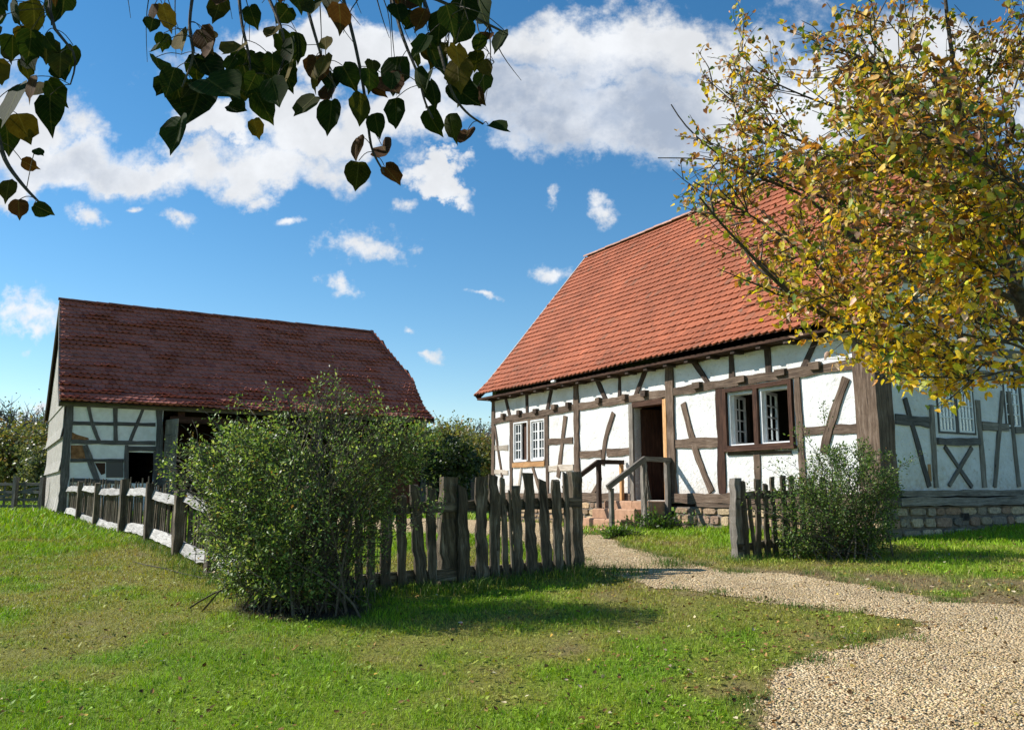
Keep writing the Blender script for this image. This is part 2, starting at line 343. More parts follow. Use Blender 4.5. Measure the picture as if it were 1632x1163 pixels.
def palette(cols, wts, N, var=0.18):
    c = np.array(cols)[rng.choice(len(cols), N, p=np.array(wts) / sum(wts))]
    return np.clip(c * (1 + rng.normal(0, var, (N, 1))) * (1 + rng.normal(0, 0.06, (N, 3))), 0.003, 1)

# ---------------------------------------------------------------- ground shape
_perm = np.random.default_rng(3).random((256, 256))
def vnoise(x, y):
    xi = np.floor(x).astype(int); yi = np.floor(y).astype(int); fx = x - xi; fy = y - yi; fx = fx * fx * (3 - 2 * fx); fy = fy * fy * (3 - 2 * fy)
    h = lambda a, b: _perm[a % 256, b % 256]
    return (h(xi, yi) * (1 - fx) + h(xi + 1, yi) * fx) * (1 - fy) + (h(xi, yi + 1) * (1 - fx) + h(xi + 1, yi + 1) * fx) * fy
def fbm(x, y, o=4):
    s = 0; a = 0.5; t = 0
    for i in range(o): s = s + a * vnoise(x * 2 ** i + 17.3 * i, y * 2 ** i + 5.1 * i); t += a; a *= 0.55
    return s / t
def gz(x, y):
    x = np.asarray(x, float); y = np.asarray(y, float)
    a = -1.70 + 0.068 * y; b = -0.80 + 0.012 * np.clip(y - 16, 0, 10)
    k = 0.06; h = np.clip(0.5 + 0.5 * (b - a) / k, 0, 1); base = b * (1 - h) + a * h - k * h * (1 - h)
    base = np.maximum(base, -2.6)
    xs = 0.026 * np.clip(x, 0, 14) * np.clip((y + 4) / 6, 0, 1)
    return base + xs + 0.03 * (fbm(x * 0.6 + 40, y * 0.6 + 40, 3) - 0.5)
def G(x, y): return float(gz(x, y))
def on_ground(px, py):
    r = ray(px, py); lo, hi = 1.0, 300.0
    for _ in range(50):
        m = (lo + hi) / 2; p = r * (m / r[1])
        if p[2] > G(p[0], p[1]): lo = m
        else: hi = m
    return r * (lo / r[1])
def gpoly(pts): return np.array([on_ground(*p)[:2] for p in pts])
def inside(poly, x, y):
    x = np.asarray(x); c = np.zeros(x.shape, bool); n = len(poly); j = n - 1
    for i in range(n):
        xi, yi = poly[i]; xj, yj = poly[j]
        c ^= ((yi > y) != (yj > y)) & (x < (xj - xi) * (y - yi) / (yj - yi + 1e-12) + xi); j = i
    return c
def dist_poly(poly, x, y):
    d = np.full(np.shape(x), 1e9); n = len(poly)
    for i in range(n):
        a = poly[i]; b = poly[(i + 1) % n]; ab = b - a; t = np.clip(((x - a[0]) * ab[0] + (y - a[1]) * ab[1]) / (ab @ ab + 1e-9), 0, 1)
        d = np.minimum(d, np.hypot(x - a[0] - t * ab[0], y - a[1] - t * ab[1]))
    return np.where(inside(poly, x, y), -d, d)
PATH = gpoly([(520, 826), (700, 826), (880, 833), (925, 850), (962, 853), (1000, 872), (1080, 893), (1165, 912), (1250, 915), (1380, 932), (1500, 958), (1640, 965), (1900, 975),
              (1900, 1300), (1300, 1290), (1220, 1200), (1190, 1130), (1225, 1078), (1290, 1046), (1440, 1016), (1472, 992), (1380, 977), (1300, 970), (1200, 957), (1100, 938), (1050, 937), (935, 906), (880, 876), (760, 856), (640, 852), (520, 850)])
DIRT = gpoly([(1180, 905), (1400, 915), (1640, 925), (1900, 935), (1900, 1000), (1600, 985), (1400, 960), (1200, 935)])
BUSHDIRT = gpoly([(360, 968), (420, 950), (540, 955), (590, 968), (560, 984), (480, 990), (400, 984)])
def path_d(x, y): return dist_poly(PATH, x, y) + 0.22 * (fbm(x * 2.6, y * 2.6, 4) - 0.5) + 0.10 * (fbm(x * 11 + 9, y * 11, 2) - 0.5)
def smooth(a, b, x): t = np.clip((x - a) / (b - a), 0, 1); return t * t * (3 - 2 * t)
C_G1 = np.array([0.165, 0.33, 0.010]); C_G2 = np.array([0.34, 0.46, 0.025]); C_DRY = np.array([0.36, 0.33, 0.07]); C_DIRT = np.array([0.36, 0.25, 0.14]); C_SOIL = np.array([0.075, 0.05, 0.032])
def lawn(x, y):
    "returns colour and grass cover 0..1"
    n = fbm(x * 0.55 + 3, y * 0.55 + 8, 5); n2 = fbm(x * 2.1 + 30, y * 2.1, 4)
    right = smooth(-1.0, 1.5, x) * smooth(14, 11, y)
    dry = 0.85 * smooth(0.44, 0.68, n * 0.6 + n2 * 0.4 + 0.03 * right + 0.05 * smooth(12.5, 10.5, y) * smooth(5.2, 7.5, y) - 0.16 * smooth(12, 15, y) - 0.2 * smooth(4.8, 6.6, x) * smooth(10.2, 11.2, y))
    c = C_G1[None] * (1 - n2)[:, None] * 1.0 + C_G2[None] * n2[:, None]; c = c / 1.0
    c = c * (1 - dry)[:, None] + C_DRY[None] * dry[:, None]
    dd = smooth(0.25, -0.15, dist_poly(DIRT, x, y) + 0.5 * (n2 - 0.5)) * 0.85
    pd = dist_poly(PATH, x, y); edge = smooth(0.12, -0.05, pd + 0.3 * (n2 - 0.5)) * 0.7
    d = np.maximum(dd * smooth(0.3, 0.62, n2 + 0.15), edge)
    d = np.maximum(d, smooth(0.72, 0.9, n * 0.5 + n2 * 0.6 + 0.08 * right) * 0.8)
    c = c * (1 - d)[:, None] + C_DIRT[None] * d[:, None]
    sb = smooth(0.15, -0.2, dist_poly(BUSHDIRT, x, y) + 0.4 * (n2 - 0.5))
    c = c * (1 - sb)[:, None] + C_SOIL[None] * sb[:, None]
    cover = (1 - d * 0.85) * (1 - sb * 0.8) * (1 - 0.18 * dry)
    return c, cover, dry

def axis(lo, hi, c0, c1, fine, grow=1.16):
    a = list(np.arange(c0, c1, fine)); s = fine; x = c0
    L = []
    while x > lo: s *= grow; x -= s; L.append(x)
    s = fine; x = a[-1]; Rr = []
    while x < hi: s *= grow; x += s; Rr.append(x)
    return np.array(L[::-1] + a + Rr)
gx = axis(-700, 700, -9.5, 10.0, 0.085); gy = axis(-300, 1200, 3.2, 17, 0.085)
XX, YY = np.meshgrid(gx, gy); zz = gz(XX, YY)
far = smooth(60, 400, np.hypot(XX, YY)); zz = zz * (1 - far) + (-1.2) * far
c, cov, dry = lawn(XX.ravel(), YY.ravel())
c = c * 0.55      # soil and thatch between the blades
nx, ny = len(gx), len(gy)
idx = np.arange(nx * ny).reshape(ny, nx); q = np.stack([idx[:-1, :-1], idx[:-1, 1:], idx[1:, 1:], idx[1:, :-1]], -1).reshape(-1, 4)
def grid_mesh(name, verts, quads, tint, mat):
    me = bpy.data.meshes.new(name); me.vertices.add(len(verts)); me.vertices.foreach_set('co', verts.astype(np.float32).ravel())
    me.loops.add(len(quads) * 4); me.loops.foreach_set('vertex_index', quads.astype(np.int32).ravel())
    me.polygons.add(len(quads)); me.polygons.foreach_set('loop_start', (np.arange(len(quads)) * 4).astype(np.int32)); me.polygons.foreach_set('loop_total', np.full(len(quads), 4, np.int32))
    me.polygons.foreach_set('use_smooth', np.ones(len(quads), bool)); me.update(calc_edges=True)
    a = me.attributes.new('tint', 'FLOAT_COLOR', 'POINT'); cc = np.ones((len(verts), 4), np.float32); cc[:, :3] = tint; a.data.foreach_set('color', cc.ravel())
    me.materials.append(mat); o = bpy.data.objects.new(name, me); COL.objects.link(o); return o
GROUND = tinted('lawn_soil', 0.95, 28, 1.0, 0.03, 0.55, 1.3, blotch=(70, 0.55, 0.75, (0.16, 0.11, 0.06), 0.6))
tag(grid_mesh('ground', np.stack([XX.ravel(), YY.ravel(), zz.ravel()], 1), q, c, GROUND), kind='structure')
# gravel path
def gravel_mat():
    m, t, p, o = material('gravel'); g = t.add('ShaderNodeNewGeometry'); P = g.outputs['Position']
    v = t.add('ShaderNodeTexVoronoi'); v.inputs['Scale'].default_value = 55; t.link(P, v.inputs['Vector'])
    v2 = t.add('ShaderNodeTexVoronoi'); v2.inputs['Scale'].default_value = 26; t.link(P, v2.inputs['Vector'])
    sp = t.add('ShaderNodeSeparateColor'); t.link(v.outputs['Color'], sp.inputs[0])
    c = t.ramp(sp.outputs[0], [(0.0, (0.24, 0.17, 0.095)), (0.35, (0.50, 0.36, 0.19)), (0.7, (0.66, 0.50, 0.29)), (1.0, (0.76, 0.63, 0.42))])
    n = t.noise(P, 1.3, 4, 0.6); c = t.mix(1.0, c, t.ramp(n, [(0.3, 0.72), (0.7, 1.1)]), 'MULTIPLY'); n2 = t.noise(P, 3.1, 5, 0.65); c = t.mix(t.ramp(n2, [(0.45, 0.0), (0.66, 0.7)]), c, (0.44, 0.32, 0.175))
    t.link(c, p.inputs['Base Color']); p.inputs['Roughness'].default_value = 0.95
    h = t.math('SUBTRACT', 1.0, t.math('ADD', t.math('MULTIPLY', v.outputs['Distance'], 1.2), t.math('MULTIPLY', v2.outputs['Distance'], 0.8)))
    bump(t, p, h, 0.9, 0.02); return m
GRAVEL = gravel_mat()
px0, px1, py0, py1 = PATH[:, 0].min() - .3, PATH[:, 0].max() + .3, PATH[:, 1].min() - .3, PATH[:, 1].max() + .3
h = 0.05; ax = np.arange(px0, px1, h); ay = np.arange(py0, py1, h); PX, PY = np.meshgrid(ax, ay); pz = gz(PX, PY) + 0.006
ci, cj = np.meshgrid(np.arange(len(ax) - 1), np.arange(len(ay) - 1)); mx, my = ax[ci] + h / 2, ay[cj] + h / 2
keep = (path_d(mx, my) < 0).ravel(); idx = np.arange(PX.size).reshape(PX.shape)
q = np.stack([idx[:-1, :-1], idx[:-1, 1:], idx[1:, 1:], idx[1:, :-1]], -1).reshape(-1, 4)[keep]
used, inv = np.unique(q, return_inverse=True); verts = np.stack([PX.ravel(), PY.ravel(), pz.ravel()], 1)[used]
tag(grid_mesh('gravel_path', verts, inv.reshape(-1, 4), np.ones((len(used), 3)), GRAVEL), kind='structure')

# pebbles
def in_view(x, y, marg=0.4): return (np.abs(x) < 0.62 * y + marg) & (y > 4.2)
N = 190000; x = rng.uniform(-4, 9, N); y = 4.5 + rng.random(N) ** 1.4 * 13; d = path_d(x, y)
k = in_view(x, y) & ((d < 0.02) & (rng.random(N) < .25 + .75 * smooth(.36, .56, fbm(x * 1.7 + 9, y * 1.7, 4))) | ((d < 0.5) & (rng.random(N) < 0.10 * np.exp(-np.maximum(d, 0) * 4)))); x, y = x[k], y[k]; N = len(x)
OCT = np.array([(1, 0, 0), (-1, 0, 0), (0, 1, 0), (0, -1, 0), (0, 0, 1), (0, 0, -1)], float); OF = [(0, 2, 4), (2, 1, 4), (1, 3, 4), (3, 0, 4), (2, 0, 5), (1, 2, 5), (3, 1, 5), (0, 3, 5)]
sz = rng.uniform(0.003, 0.0085, N) * (1 + 0.35 * (rng.random(N) < 0.06)); ang = rng.uniform(0, 6.28, N)
vv = np.repeat(OCT[None], N, 0) * (1 + rng.normal(0, 0.22, (N, 6, 1))); vv[..., 2] *= 0.6
cx_, sx_ = np.cos(ang)[:, None], np.sin(ang)[:, None]; vx = vv[..., 0] * cx_ - vv[..., 1] * sx_; vy = vv[..., 0] * sx_ + vv[..., 1] * cx_
vv = np.stack([vx, vy, vv[..., 2]], -1) * sz[:, None, None] + np.stack([x, y, gz(x, y) + 0.008 + sz * 0.2], -1)[:, None]
tag(soup('pebbles', vv, OF, 6, palette([(0.58, 0.43, 0.22), (0.66, 0.51, 0.28), (0.34, 0.24, 0.12), (0.74, 0.63, 0.42), (0.48, 0.32, 0.15)], [5, 4, 2, 1.5, 1], N), PEBBLE), label='tan pebbles loose on the gravel path', cat='gravel', kind='stuff')

# grass
def blades(name, N, ylo, yhi, p, hgt, wid, label, dens_fn=None, xr=None):
    y = ylo + rng.random(N) ** p * (yhi - ylo); x = rng.uniform(-1, 1, N) * (0.64 * y + 0.4) if xr is None else rng.uniform(xr[0], xr[1], N)
    c, cov, dry = lawn(x, y); k = (rng.random(N) < cov) & (path_d(x, y) > 0.0 + rng.uniform(-0.08, 0.02, N))
    if dens_fn is not None: k &= rng.random(N) < dens_fn(x, y)
    # keep out of the buildings
    rel = np.stack([x, y], 1) - CH[:2]; k &= ~(((rel @ U[:2]) > -0.02) & ((rel @ V[:2]) > -0.02))
    rel = np.stack([x, y], 1) - KB[:2]; k &= ~(((rel @ UB[:2]) > -0.02) & ((rel @ VB[:2]) > -0.02) & ((rel @ VB[:2]) < 11.4))
    x, y, c, dry = x[k], y[k], c[k], dry[k]; N = len(x)
    tall = 0.45 + 1.9 * fbm(x * 4 + 2, y * 4, 4) ** 2.2 + rng.random(N) ** 3 * 0.8
    H = hgt * tall * (1 - 0.45 * dry) * np.maximum(0.8, y / 9); Wd = wid * np.maximum(0.7, y / 8) * rng.uniform(0.7, 1.3, N)
    a = rng.uniform(0, 6.28, N); lean = rng.normal(0, 0.5, (N, 2)) * H[:, None]
    b = np.stack([x, y, gz(x, y) - 0.004], 1); s = np.stack([np.cos(a), np.sin(a), 0 * a], 1) * Wd[:, None] * 0.5
    mid = b + np.concatenate([lean * 0.35, (H * 0.6)[:, None]], 1); tip = b + np.concatenate([lean, H[:, None] * 0.95], 1)
    vv = np.stack([b - s, b + s, mid + s * 0.7, mid - s * 0.7, tip], 1)
    c = c * np.clip(1 + rng.normal(0, 0.32, (N, 1)), .3, 2) * (1 + rng.normal(0, 0.07, (N, 3)))
    br = rng.random(N) < 0.05 + 0.20 * dry; c[br] = np.array([0.36, 0.29, 0.13]) * rng.uniform(0.6, 1.2, (br.sum(), 1))
    return tag(soup(name, vv, [(0, 1, 2, 3), (3, 2, 4)], 5, np.clip(c, 0.003, 1), GRASS), label=label, cat='grass', kind='stuff')
# building origins
r_ = ray(1402, 720); CH = r_ / r_[1] * 12.5; CH[2] = 0
KB = np.array([-12.634, 24, 0.0])
blades('grass', 330000, 4.6, 16, 1.25, 0.040, 0.0058, 'short mown lawn grass with dry patches')
blades('meadow_grass', 90000, 14, 46, 1.5, 0.05, 0.012, 'lawn grass farther off around the farm buildings')

# ================================================================ HOUSE
FH = Frame(CH, U, -V)            # long front (faces left-front)
FG = Frame(CH, V, -U)            # gable side (faces the camera)
GZ = -0.85
house = thing('half_timbered_house', (CH[0], CH[1], -0.8), 'white half timbered house with bright orange-red tile roof and open brown door', 'house')
HL, HW = 11.87, 6.72
EAVE_Z = 2.46
def wall_slab(fr, s0, s1, z0, z1, holes, name, mat, parent, th=0.2, label=None):
    "grid of boxes leaving the holes free; the faces share planes only at joints"
    xs = sorted({s0, s1, *[q for h in holes for q in h[:2]]}); zs = sorted({z0, z1, *[q for h in holes for q in h[2:]]}); m = MB()
    vid = {}
    def vert(a, z, o):
        kx = (round(a, 4), round(z, 4), o)
        if kx not in vid: vid[kx] = len(m.v); m.add([fr(a, z, o)], [])
        return vid[kx]
    solid = lambda i, j: 0 <= i < len(xs) - 1 and 0 <= j < len(zs) - 1 and not any(h[0] <= (xs[i] + xs[i + 1]) / 2 <= h[1] and h[2] <= (zs[j] + zs[j + 1]) / 2 <= h[3] for h in holes)
    for i in range(len(xs) - 1):
        for j in range(len(zs) - 1):
            if not solid(i, j): continue
            a, b, c, d = xs[i], xs[i + 1], zs[j], zs[j + 1]
            m.f.append((vert(a, c, 0), vert(b, c, 0), vert(b, d, 0), vert(a, d, 0))); m.f.append((vert(a, c, -th), vert(a, d, -th), vert(b, d, -th), vert(b, c, -th)))
            for (di, dj, p, q) in ((-1, 0, (a, c), (a, d)), (1, 0, (b, d), (b, c)), (0, -1, (b, c), (a, c)), (0, 1, (a, d), (b, d))):
                if not solid(i + di, j + dj): m.f.append((vert(*p, 0), vert(*q, 0), vert(*q, -th), vert(*p, -th)))
    return m.build(name, mat, parent, label)
W1 = (9.19, 10.73, 0.74, 1.78); W2 = (1.60, 3.10, 0.74, 1.78); DOOR = (4.80, 5.76, -0.17, 1.72)
wall_slab(FH, 0.0, HL, -0.22, EAVE_Z + 0.1, [(9.22, 10.70, 0.76, 1.72), (1.66, 3.04, 0.80, 1.70), DOOR], 'wall', PLASTER, house)
RW1 = (1.46, 2.40, 0.92, 1.80); RW2 = (3.30, 4.24, 1.06, 1.86)
wall_slab(FG, 0.2, HW, 0.0, 2.5, [RW1, RW2], 'wall', PLASTER, house)
FB = Frame(CH + V * HW, U, V); wall_slab(FB, 0, HL, -0.22, EAVE_Z + 0.1, [], 'wall', PLASTER, house)
FL = Frame(CH + U * HL, V, U); wall_slab(FL, 0.2, HW - 0.2, -0.22, 2.5, [], 'wall', PLASTER, house)
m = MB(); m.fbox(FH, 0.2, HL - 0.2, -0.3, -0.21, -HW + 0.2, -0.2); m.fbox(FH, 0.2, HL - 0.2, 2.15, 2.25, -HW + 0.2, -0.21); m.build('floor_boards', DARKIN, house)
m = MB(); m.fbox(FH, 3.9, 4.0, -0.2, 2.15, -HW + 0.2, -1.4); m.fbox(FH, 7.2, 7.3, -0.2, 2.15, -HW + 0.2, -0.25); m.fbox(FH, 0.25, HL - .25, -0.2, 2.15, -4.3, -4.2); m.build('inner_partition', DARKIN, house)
# gable triangle walls
PROF = [(-0.40, 2.56), (0.0, 2.93), (0.42, 3.42), (3.36, 6.95)]
def gable(fr_o, A, N, name, clip, th=0.2, mat=PLASTER, prof=None, w_half=3.36, drop=0.16, z0=2.5, parent=house):
    prof = prof or PROF
    pts = [(0.0, z0)] + [(a, z - drop) for a, z in prof if a >= 0]
    if clip:
        out = []
        for i, (a, z) in enumerate(pts):
            if z <= clip: out.append((a, z))
            else:
                a0, q0 = pts[i - 1]; t = (clip - q0) / (z - q0); out.append((a0 + (a - a0) * t, clip)); break
        pts = out
    W = 2 * w_half; full = pts + [(W - a, z) for a, z in reversed(pts) if abs(a - w_half) > 1e-6]
    m = MB(); n = len(full); f1 = [fr_o + A * a + Z * z for a, z in full]; f2 = [p - N * th for p in f1]
    m.add(f1 + f2, [tuple(range(n)), tuple(range(2 * n - 1, n - 1, -1))] + [(i, i + n, (i + 1) % n + n, (i + 1) % n) for i in range(n)])
    return m.build(name, mat, parent)
gable(CH, V, -U, 'gable_wall', 5.05)
gable(CH + U * HL, V, U, 'gable_wall', None)

oc = [0]
def beam(fr, pts, w, name, mat, parent, proud=0.02, back=0.07, jit=0.09, step=0.16, vertical=None):
    w = w * .93; oc[0] += 1; e = proud + 0.0013 * (oc[0] % 9); P = []
    pts = [np.array(p, float) for p in pts]
    for i in range(len(pts) - 1):
        L = np.linalg.norm(pts[i + 1] - pts[i]); n = max(1, int(L / step))
        for k in range(n): P.append(pts[i] + (pts[i + 1] - pts[i]) * k / n)
    P.append(pts[-1])
    if len(pts) > 2 and len(P) > 4:
        for _ in range(3): P = [P[0]] + [(P[i - 1] + P[i] * 2 + P[i + 1]) / 4 for i in range(1, len(P) - 1)] + [P[-1]]
    T = []
    for i in range(len(P)):
        d = P[min(i + 1, len(P) - 1)] - P[max(i - 1, 0)]; d = d / (np.linalg.norm(d) + 1e-9); T.append(d)
    m = MB(); vs = []; gr = []; L = 0; r0 = random.random() * 90; wob = 0
    for i, p in enumerate(P):
        if i: L += np.linalg.norm(P[i] - P[i - 1])
        wv_ = w * (1 + .09 * math.sin(L * 5.3 + r0) + .06 * math.sin(L * 11.7 + r0 * 2))
        n2 = np.array([-T[i][1], T[i][0]]); wob = wob * 0.7 + random.uniform(-1, 1) * w * 0.035
        a = p + n2 * (wv_ / 2 * (1 + random.uniform(-jit, jit)) + wob); b = p - n2 * (wv_ / 2 * (1 + random.uniform(-jit, jit)) - wob)
        oo = e + random.uniform(-0.003, 0.003)
        vs += [fr(a[0], a[1], -back), fr(b[0], b[1], -back), fr(b[0], b[1], oo), fr(a[0], a[1], oo)]
        gr += [(L + r0, r0, 0), (L + r0, r0 + w, 0), (L + r0, r0 + w + .03, 0), (L + r0, r0 + 2 * w + .03, 0)]
    fs = []
    for i in range(len(P) - 1):
        for k in range(4): a, b = i * 4 + k, i * 4 + (k + 1) % 4; fs.append((a, b, b + 4, a + 4))
    mm = (len(P) - 1) * 4; fs += [(3, 2, 1, 0), (mm, mm + 1, mm + 2, mm + 3)]
    m.add(vs, fs, gr); return m.build(name, mat, parent)
c6 = lambda x, y: (740 + x / 3.878, 560 + y / 3.878)
c7 = lambda x, y: (1000 + x / 3.23, 520 + y / 3.23)
c8 = lambda x, y: (1300 + x / 3.232, 540 + y / 3.232)
def tr(fr, conv, pts): return [fr.px(*conv(*p)) for p in pts]
B = lambda conv, pts, w, name, mat, **k: beam(FH, tr(FH, conv, pts), w, name, mat, house, **k)
# --- main posts of the long front
beam(FH, [(11.79, -0.2), (11.79, 2.45)], 0.16, 'post', W_OLD, house, proud=0.03)
sA = FH.px(*c6(696, 400))[0]; sB = FH.px(*c6(1276, 300))[0]
beam(FH, [(sA, -0.2), (sA, 2.45)], 0.20, 'post', W_OLD, house, proud=0.035)
beam(FH, [(sB - .02, -0.2), (sB, 2.45)], 0.22, 'post', W_OLD, house, proud=0.04)
# corner post, square, seen on two faces
m = MB(); 
nP = 14
vs = []; gr = []
for i in range(nP + 1):
    z = -0.45 + (2.46 + 0.45) * i / nP; j = lambda: random.uniform(-0.008, 0.008)
    for (a, b) in ((-0.03, -0.04), (0.35, -0.04), (0.35, 0.34), (-0.03, 0.34)):
        vs.append(CH + U * (a + j()) + V * (b + j()) + Z * z); gr.append((z + 3, (a - b) * 1.0 + 7, 0))
m.add(vs, [(i * 4 + k, i * 4 + (k + 1) % 4, i * 4 + 4 + (k + 1) % 4, i * 4 + 4 + k) for i in range(nP) for k in range(4)] + [(3, 2, 1, 0), tuple(nP * 4 + k for k in range(4))], gr)
m.build('corner_post', W_OLD, house)
# --- rail and plates
zr = 1.90
beam(FH, [(0.33, 1.93), (sB - .1, 1.92)], 0.165, 'rail', W_OLD, house, proud=0.03)
beam(FH, [(sB + .1, 1.91), (sA - .1, 1.90)], 0.165, 'rail', W_OLD, house, proud=0.03)
beam(FH, [(sA + .1, 1.90), (11.73, 1.87)], 0.155, 'rail', W_OLD, house, proud=0.03)
beam(FH, [(0.3, 2.50), (11.87, 2.47)], 0.16, 'wall_plate', W_UP, house, proud=0.05)
beam(FH, [(0.3, -0.12), (DOOR[0] - .12, -0.12)], 0.19, 'sill_beam', W_OLD, house, proud=0.06, back=.15)
beam(FH, [(DOOR[1] + .12, -0.12), (11.85, -0.12)], 0.19, 'sill_beam', W_OLD, house, proud=0.06, back=.15)
beam(FH, [(0.3, -0.245), (3.9, -0.25)], 0.06, 'sill_beam', W_OLD, house, proud=0.08, back=.15)
# --- upper storey
for conv, pts, w in ((c6, [(253, 270), (286, 410)], .11), (c6, [(388, 250), (392, 398)], .12), (c6, [(545, 215), (512, 374)], .12), (c6, [(808, 145), (886, 315)], .125), (c6, [(962, 120), (962, 305)], .085),
                     (c6, [(1132, 88), (1056, 292)], .12), (c7, [(328, 155), (430, 312)], .12), (c7, [(535, 112), (541, 305)], .13), (c7, [(720, 72), (731, 282)], .13), (c7, [(970, 75), (893, 246)], .115)):
    B(conv, pts, w, 'stud', W_UP)
for conv, x, y, w, mat in ((c6, 250, 400, .12, W_OLD), (c6, 348, 382, .14, W_UP), (c6, 451, 370, .15, W_UP), (c6, 567, 345, .17, W_OLD), (c6, 655, 332, .12, W_UP), (c6, 842, 306, .14, W_OLD), (c6, 1005, 283, .12, W_OLD), (c6, 1126, 262, .14, W_UP),
                           (c7, 370, 306, .20, W_OLD), (c7, 595, 275, .20, W_OLD), (c7, 797, 240, .22, W_OLD), (c7, 975, 206, .20, W_OLD)):
    s, z = FH.px(*conv(x, y)); m = MB(); m.fbox(FH, s - w / 2, s + w / 2, z - .055, z + .065, -.03, .085 + random.uniform(0, .02), jit=.008); m.build('beam_end', mat, house)
# --- lower storey
for pts, w, mat in (([(190, 460), (212, 610), (236, 775)], .09, W_OLD), ([(628, 398), (582, 778)], .14, W_OLD), ([(925, 378), (895, 460), (870, 560), (857, 700)], .13, W_OLD), ([(842, 770), (826, 830), (790, 890)], .10, W_OLD),
                    ([(355, 720), (335, 880)], .08, W_FADE), ([(425, 712), (470, 860)], .1, W_OLD)):
    B(c6, pts, w, 'brace', mat)
for pts, w, mat in (([(172, 594), (272, 594)], .14, W_FADE), ([(175, 742), (272, 745)], .12, W_FADE), ([(518, 560), (672, 546)], .15, W_OLD), ([(525, 723), (676, 715)], .15, W_FADE),
                    ([(718, 636), (850, 634)], .17, W_OLD), ([(885, 625), (1036, 614)], .17, W_OLD)):
    B(c6, pts, w, 'rail', mat)
B(c7, [(290, 395), (325, 540), (365, 680), (437, 850)], .15, 'brace', W_OLD)
B(c7, [(252, 605), (470, 596)], .19, 'rail', W_OLD)
B(c7, [(1130, 265), (1080, 400), (1045, 520), (1010, 650)], .15, 'brace', W_OLD)
B(c7, [(885, 541), (1195, 524)], .15, 'rail', W_OLD)
B(c7, [(668, 650), (675, 850)], .15, 'stud', W_OLD)
B(c7, [(520, 655), (845, 645)], .07, 'rail', W_OLD)
for s_, ww in ((10.83, .14), (9.10, .12)): beam(FH, [(s_, -.04), (s_, 1.83)], ww, 'post', W_OLD, house)
beam(FH, [(3.26, -.04), (3.24, 1.85)], .2, 'post', W_DARK, house); beam(FH, [(1.43, -.04), (1.45, 1.86)], .13, 'post', W_OLD, house)

def casement(fr, s0, s1, z0, z1, o, cols, rows, hinge=None, angle=0, parent=None, bar=0.022, stile=0.05):
    "one glazed sash; hinge 'hi' or 'lo' side, opening inwards by angle"
    wd = s1 - s0
    if hinge:
        h = s1 if hinge == 'hi' else s0; sg = -1 if hinge == 'hi' else 1; A2 = fr.A * sg * math.cos(angle) - fr.N * math.sin(angle); N2 = fr.N * math.cos(angle) + fr.A * sg * math.sin(angle)
        f2 = Frame(fr(h, 0, o), A2, N2); a0, a1, oo = 0.0, wd, 0.0
    else: f2, a0, a1, oo = fr, s0, s1, o
    m = MB(); t = .02
    m.fbox(f2, a0, a0 + stile, z0, z1, oo - t, oo + t); m.fbox(f2, a1 - stile, a1, z0, z1, oo - t, oo + t)
    m.fbox(f2, a0 + stile, a1 - stile, z0, z0 + stile, oo - t + .001, oo + t - .001); m.fbox(f2, a0 + stile, a1 - stile, z1 - stile, z1, oo - t + .001, oo + t - .001)
    for i in range(1, cols): q = a0 + stile + (a1 - a0 - 2 * stile) * i / cols; m.fbox(f2, q - bar / 2, q + bar / 2, z0 + stile, z1 - stile, oo - .012, oo + .013)
    for j in range(1, rows): q = z0 + stile + (z1 - z0 - 2 * stile) * j / rows; m.fbox(f2, a0 + stile, a1 - stile, q - bar / 2, q + bar / 2, oo - .013, oo + .015)
    m.build('casement', PAINT, parent)
    g = MB(); g.fbox(f2, a0 + stile * .6, a1 - stile * .6, z0 + stile * .6, z1 - stile * .6, oo - .002, oo + .002); g.build('pane', GLASS, parent)
def outer_frame(fr, s0, s1, z0, z1, mat, parent, wd, o0, o1, mull=None, mw=.07, name='window', sill=0.0):
    m = MB(); m.fbox(fr, s0, s0 + wd, z0, z1, o0, o1); m.fbox(fr, s1 - wd, s1, z0, z1, o0, o1)
    m.fbox(fr, s0 + wd, s1 - wd, z1 - wd, z1, o0, o1 - .003); m.fbox(fr, s0 + wd, s1 - wd, z0, z0 + wd * .8, o0, o1 - .003)
    if mull is not None: m.fbox(fr, mull - mw / 2, mull + mw / 2, z0 + wd * .8, z1 - wd, o0, o1 - .006)
    if sill: m.fbox(fr, s0 - .03, s1 + .03, z0 - .045, z0 - .002, o0, o1 + sill)
    return m.build(name, mat, parent)
# right window: dark brown frame, both casements folded inwards
w2 = outer_frame(FH, 1.55, 3.13, 0.74, 1.83, W_DARK, house, .075, -.1, .06, mull=2.36, mw=.1, sill=.03); w2['label'] = 'dark brown framed window with both white casements open inwards'
for a0, a1 in ((1.63, 2.30), (2.42, 3.05)):
    m = MB(); t = .03
    m.fbox(FH, a0, a0 + t, .80, 1.755, -.08, .0); m.fbox(FH, a1 - t - .02, a1, .80, 1.755, -.08, .005); m.fbox(FH, a0 + t, a1 - t - .02, 1.72, 1.755, -.08, .0); m.fbox(FH, a0 + t, a1 - t - .02, .80, .825, -.08, .01)
    m.build('inner_frame', PAINT, w2); casement(FH, a0 + .03, a1 - .05, .83, 1.71, -.07, 2, 4, hinge='hi', angle=R(113), parent=w2)
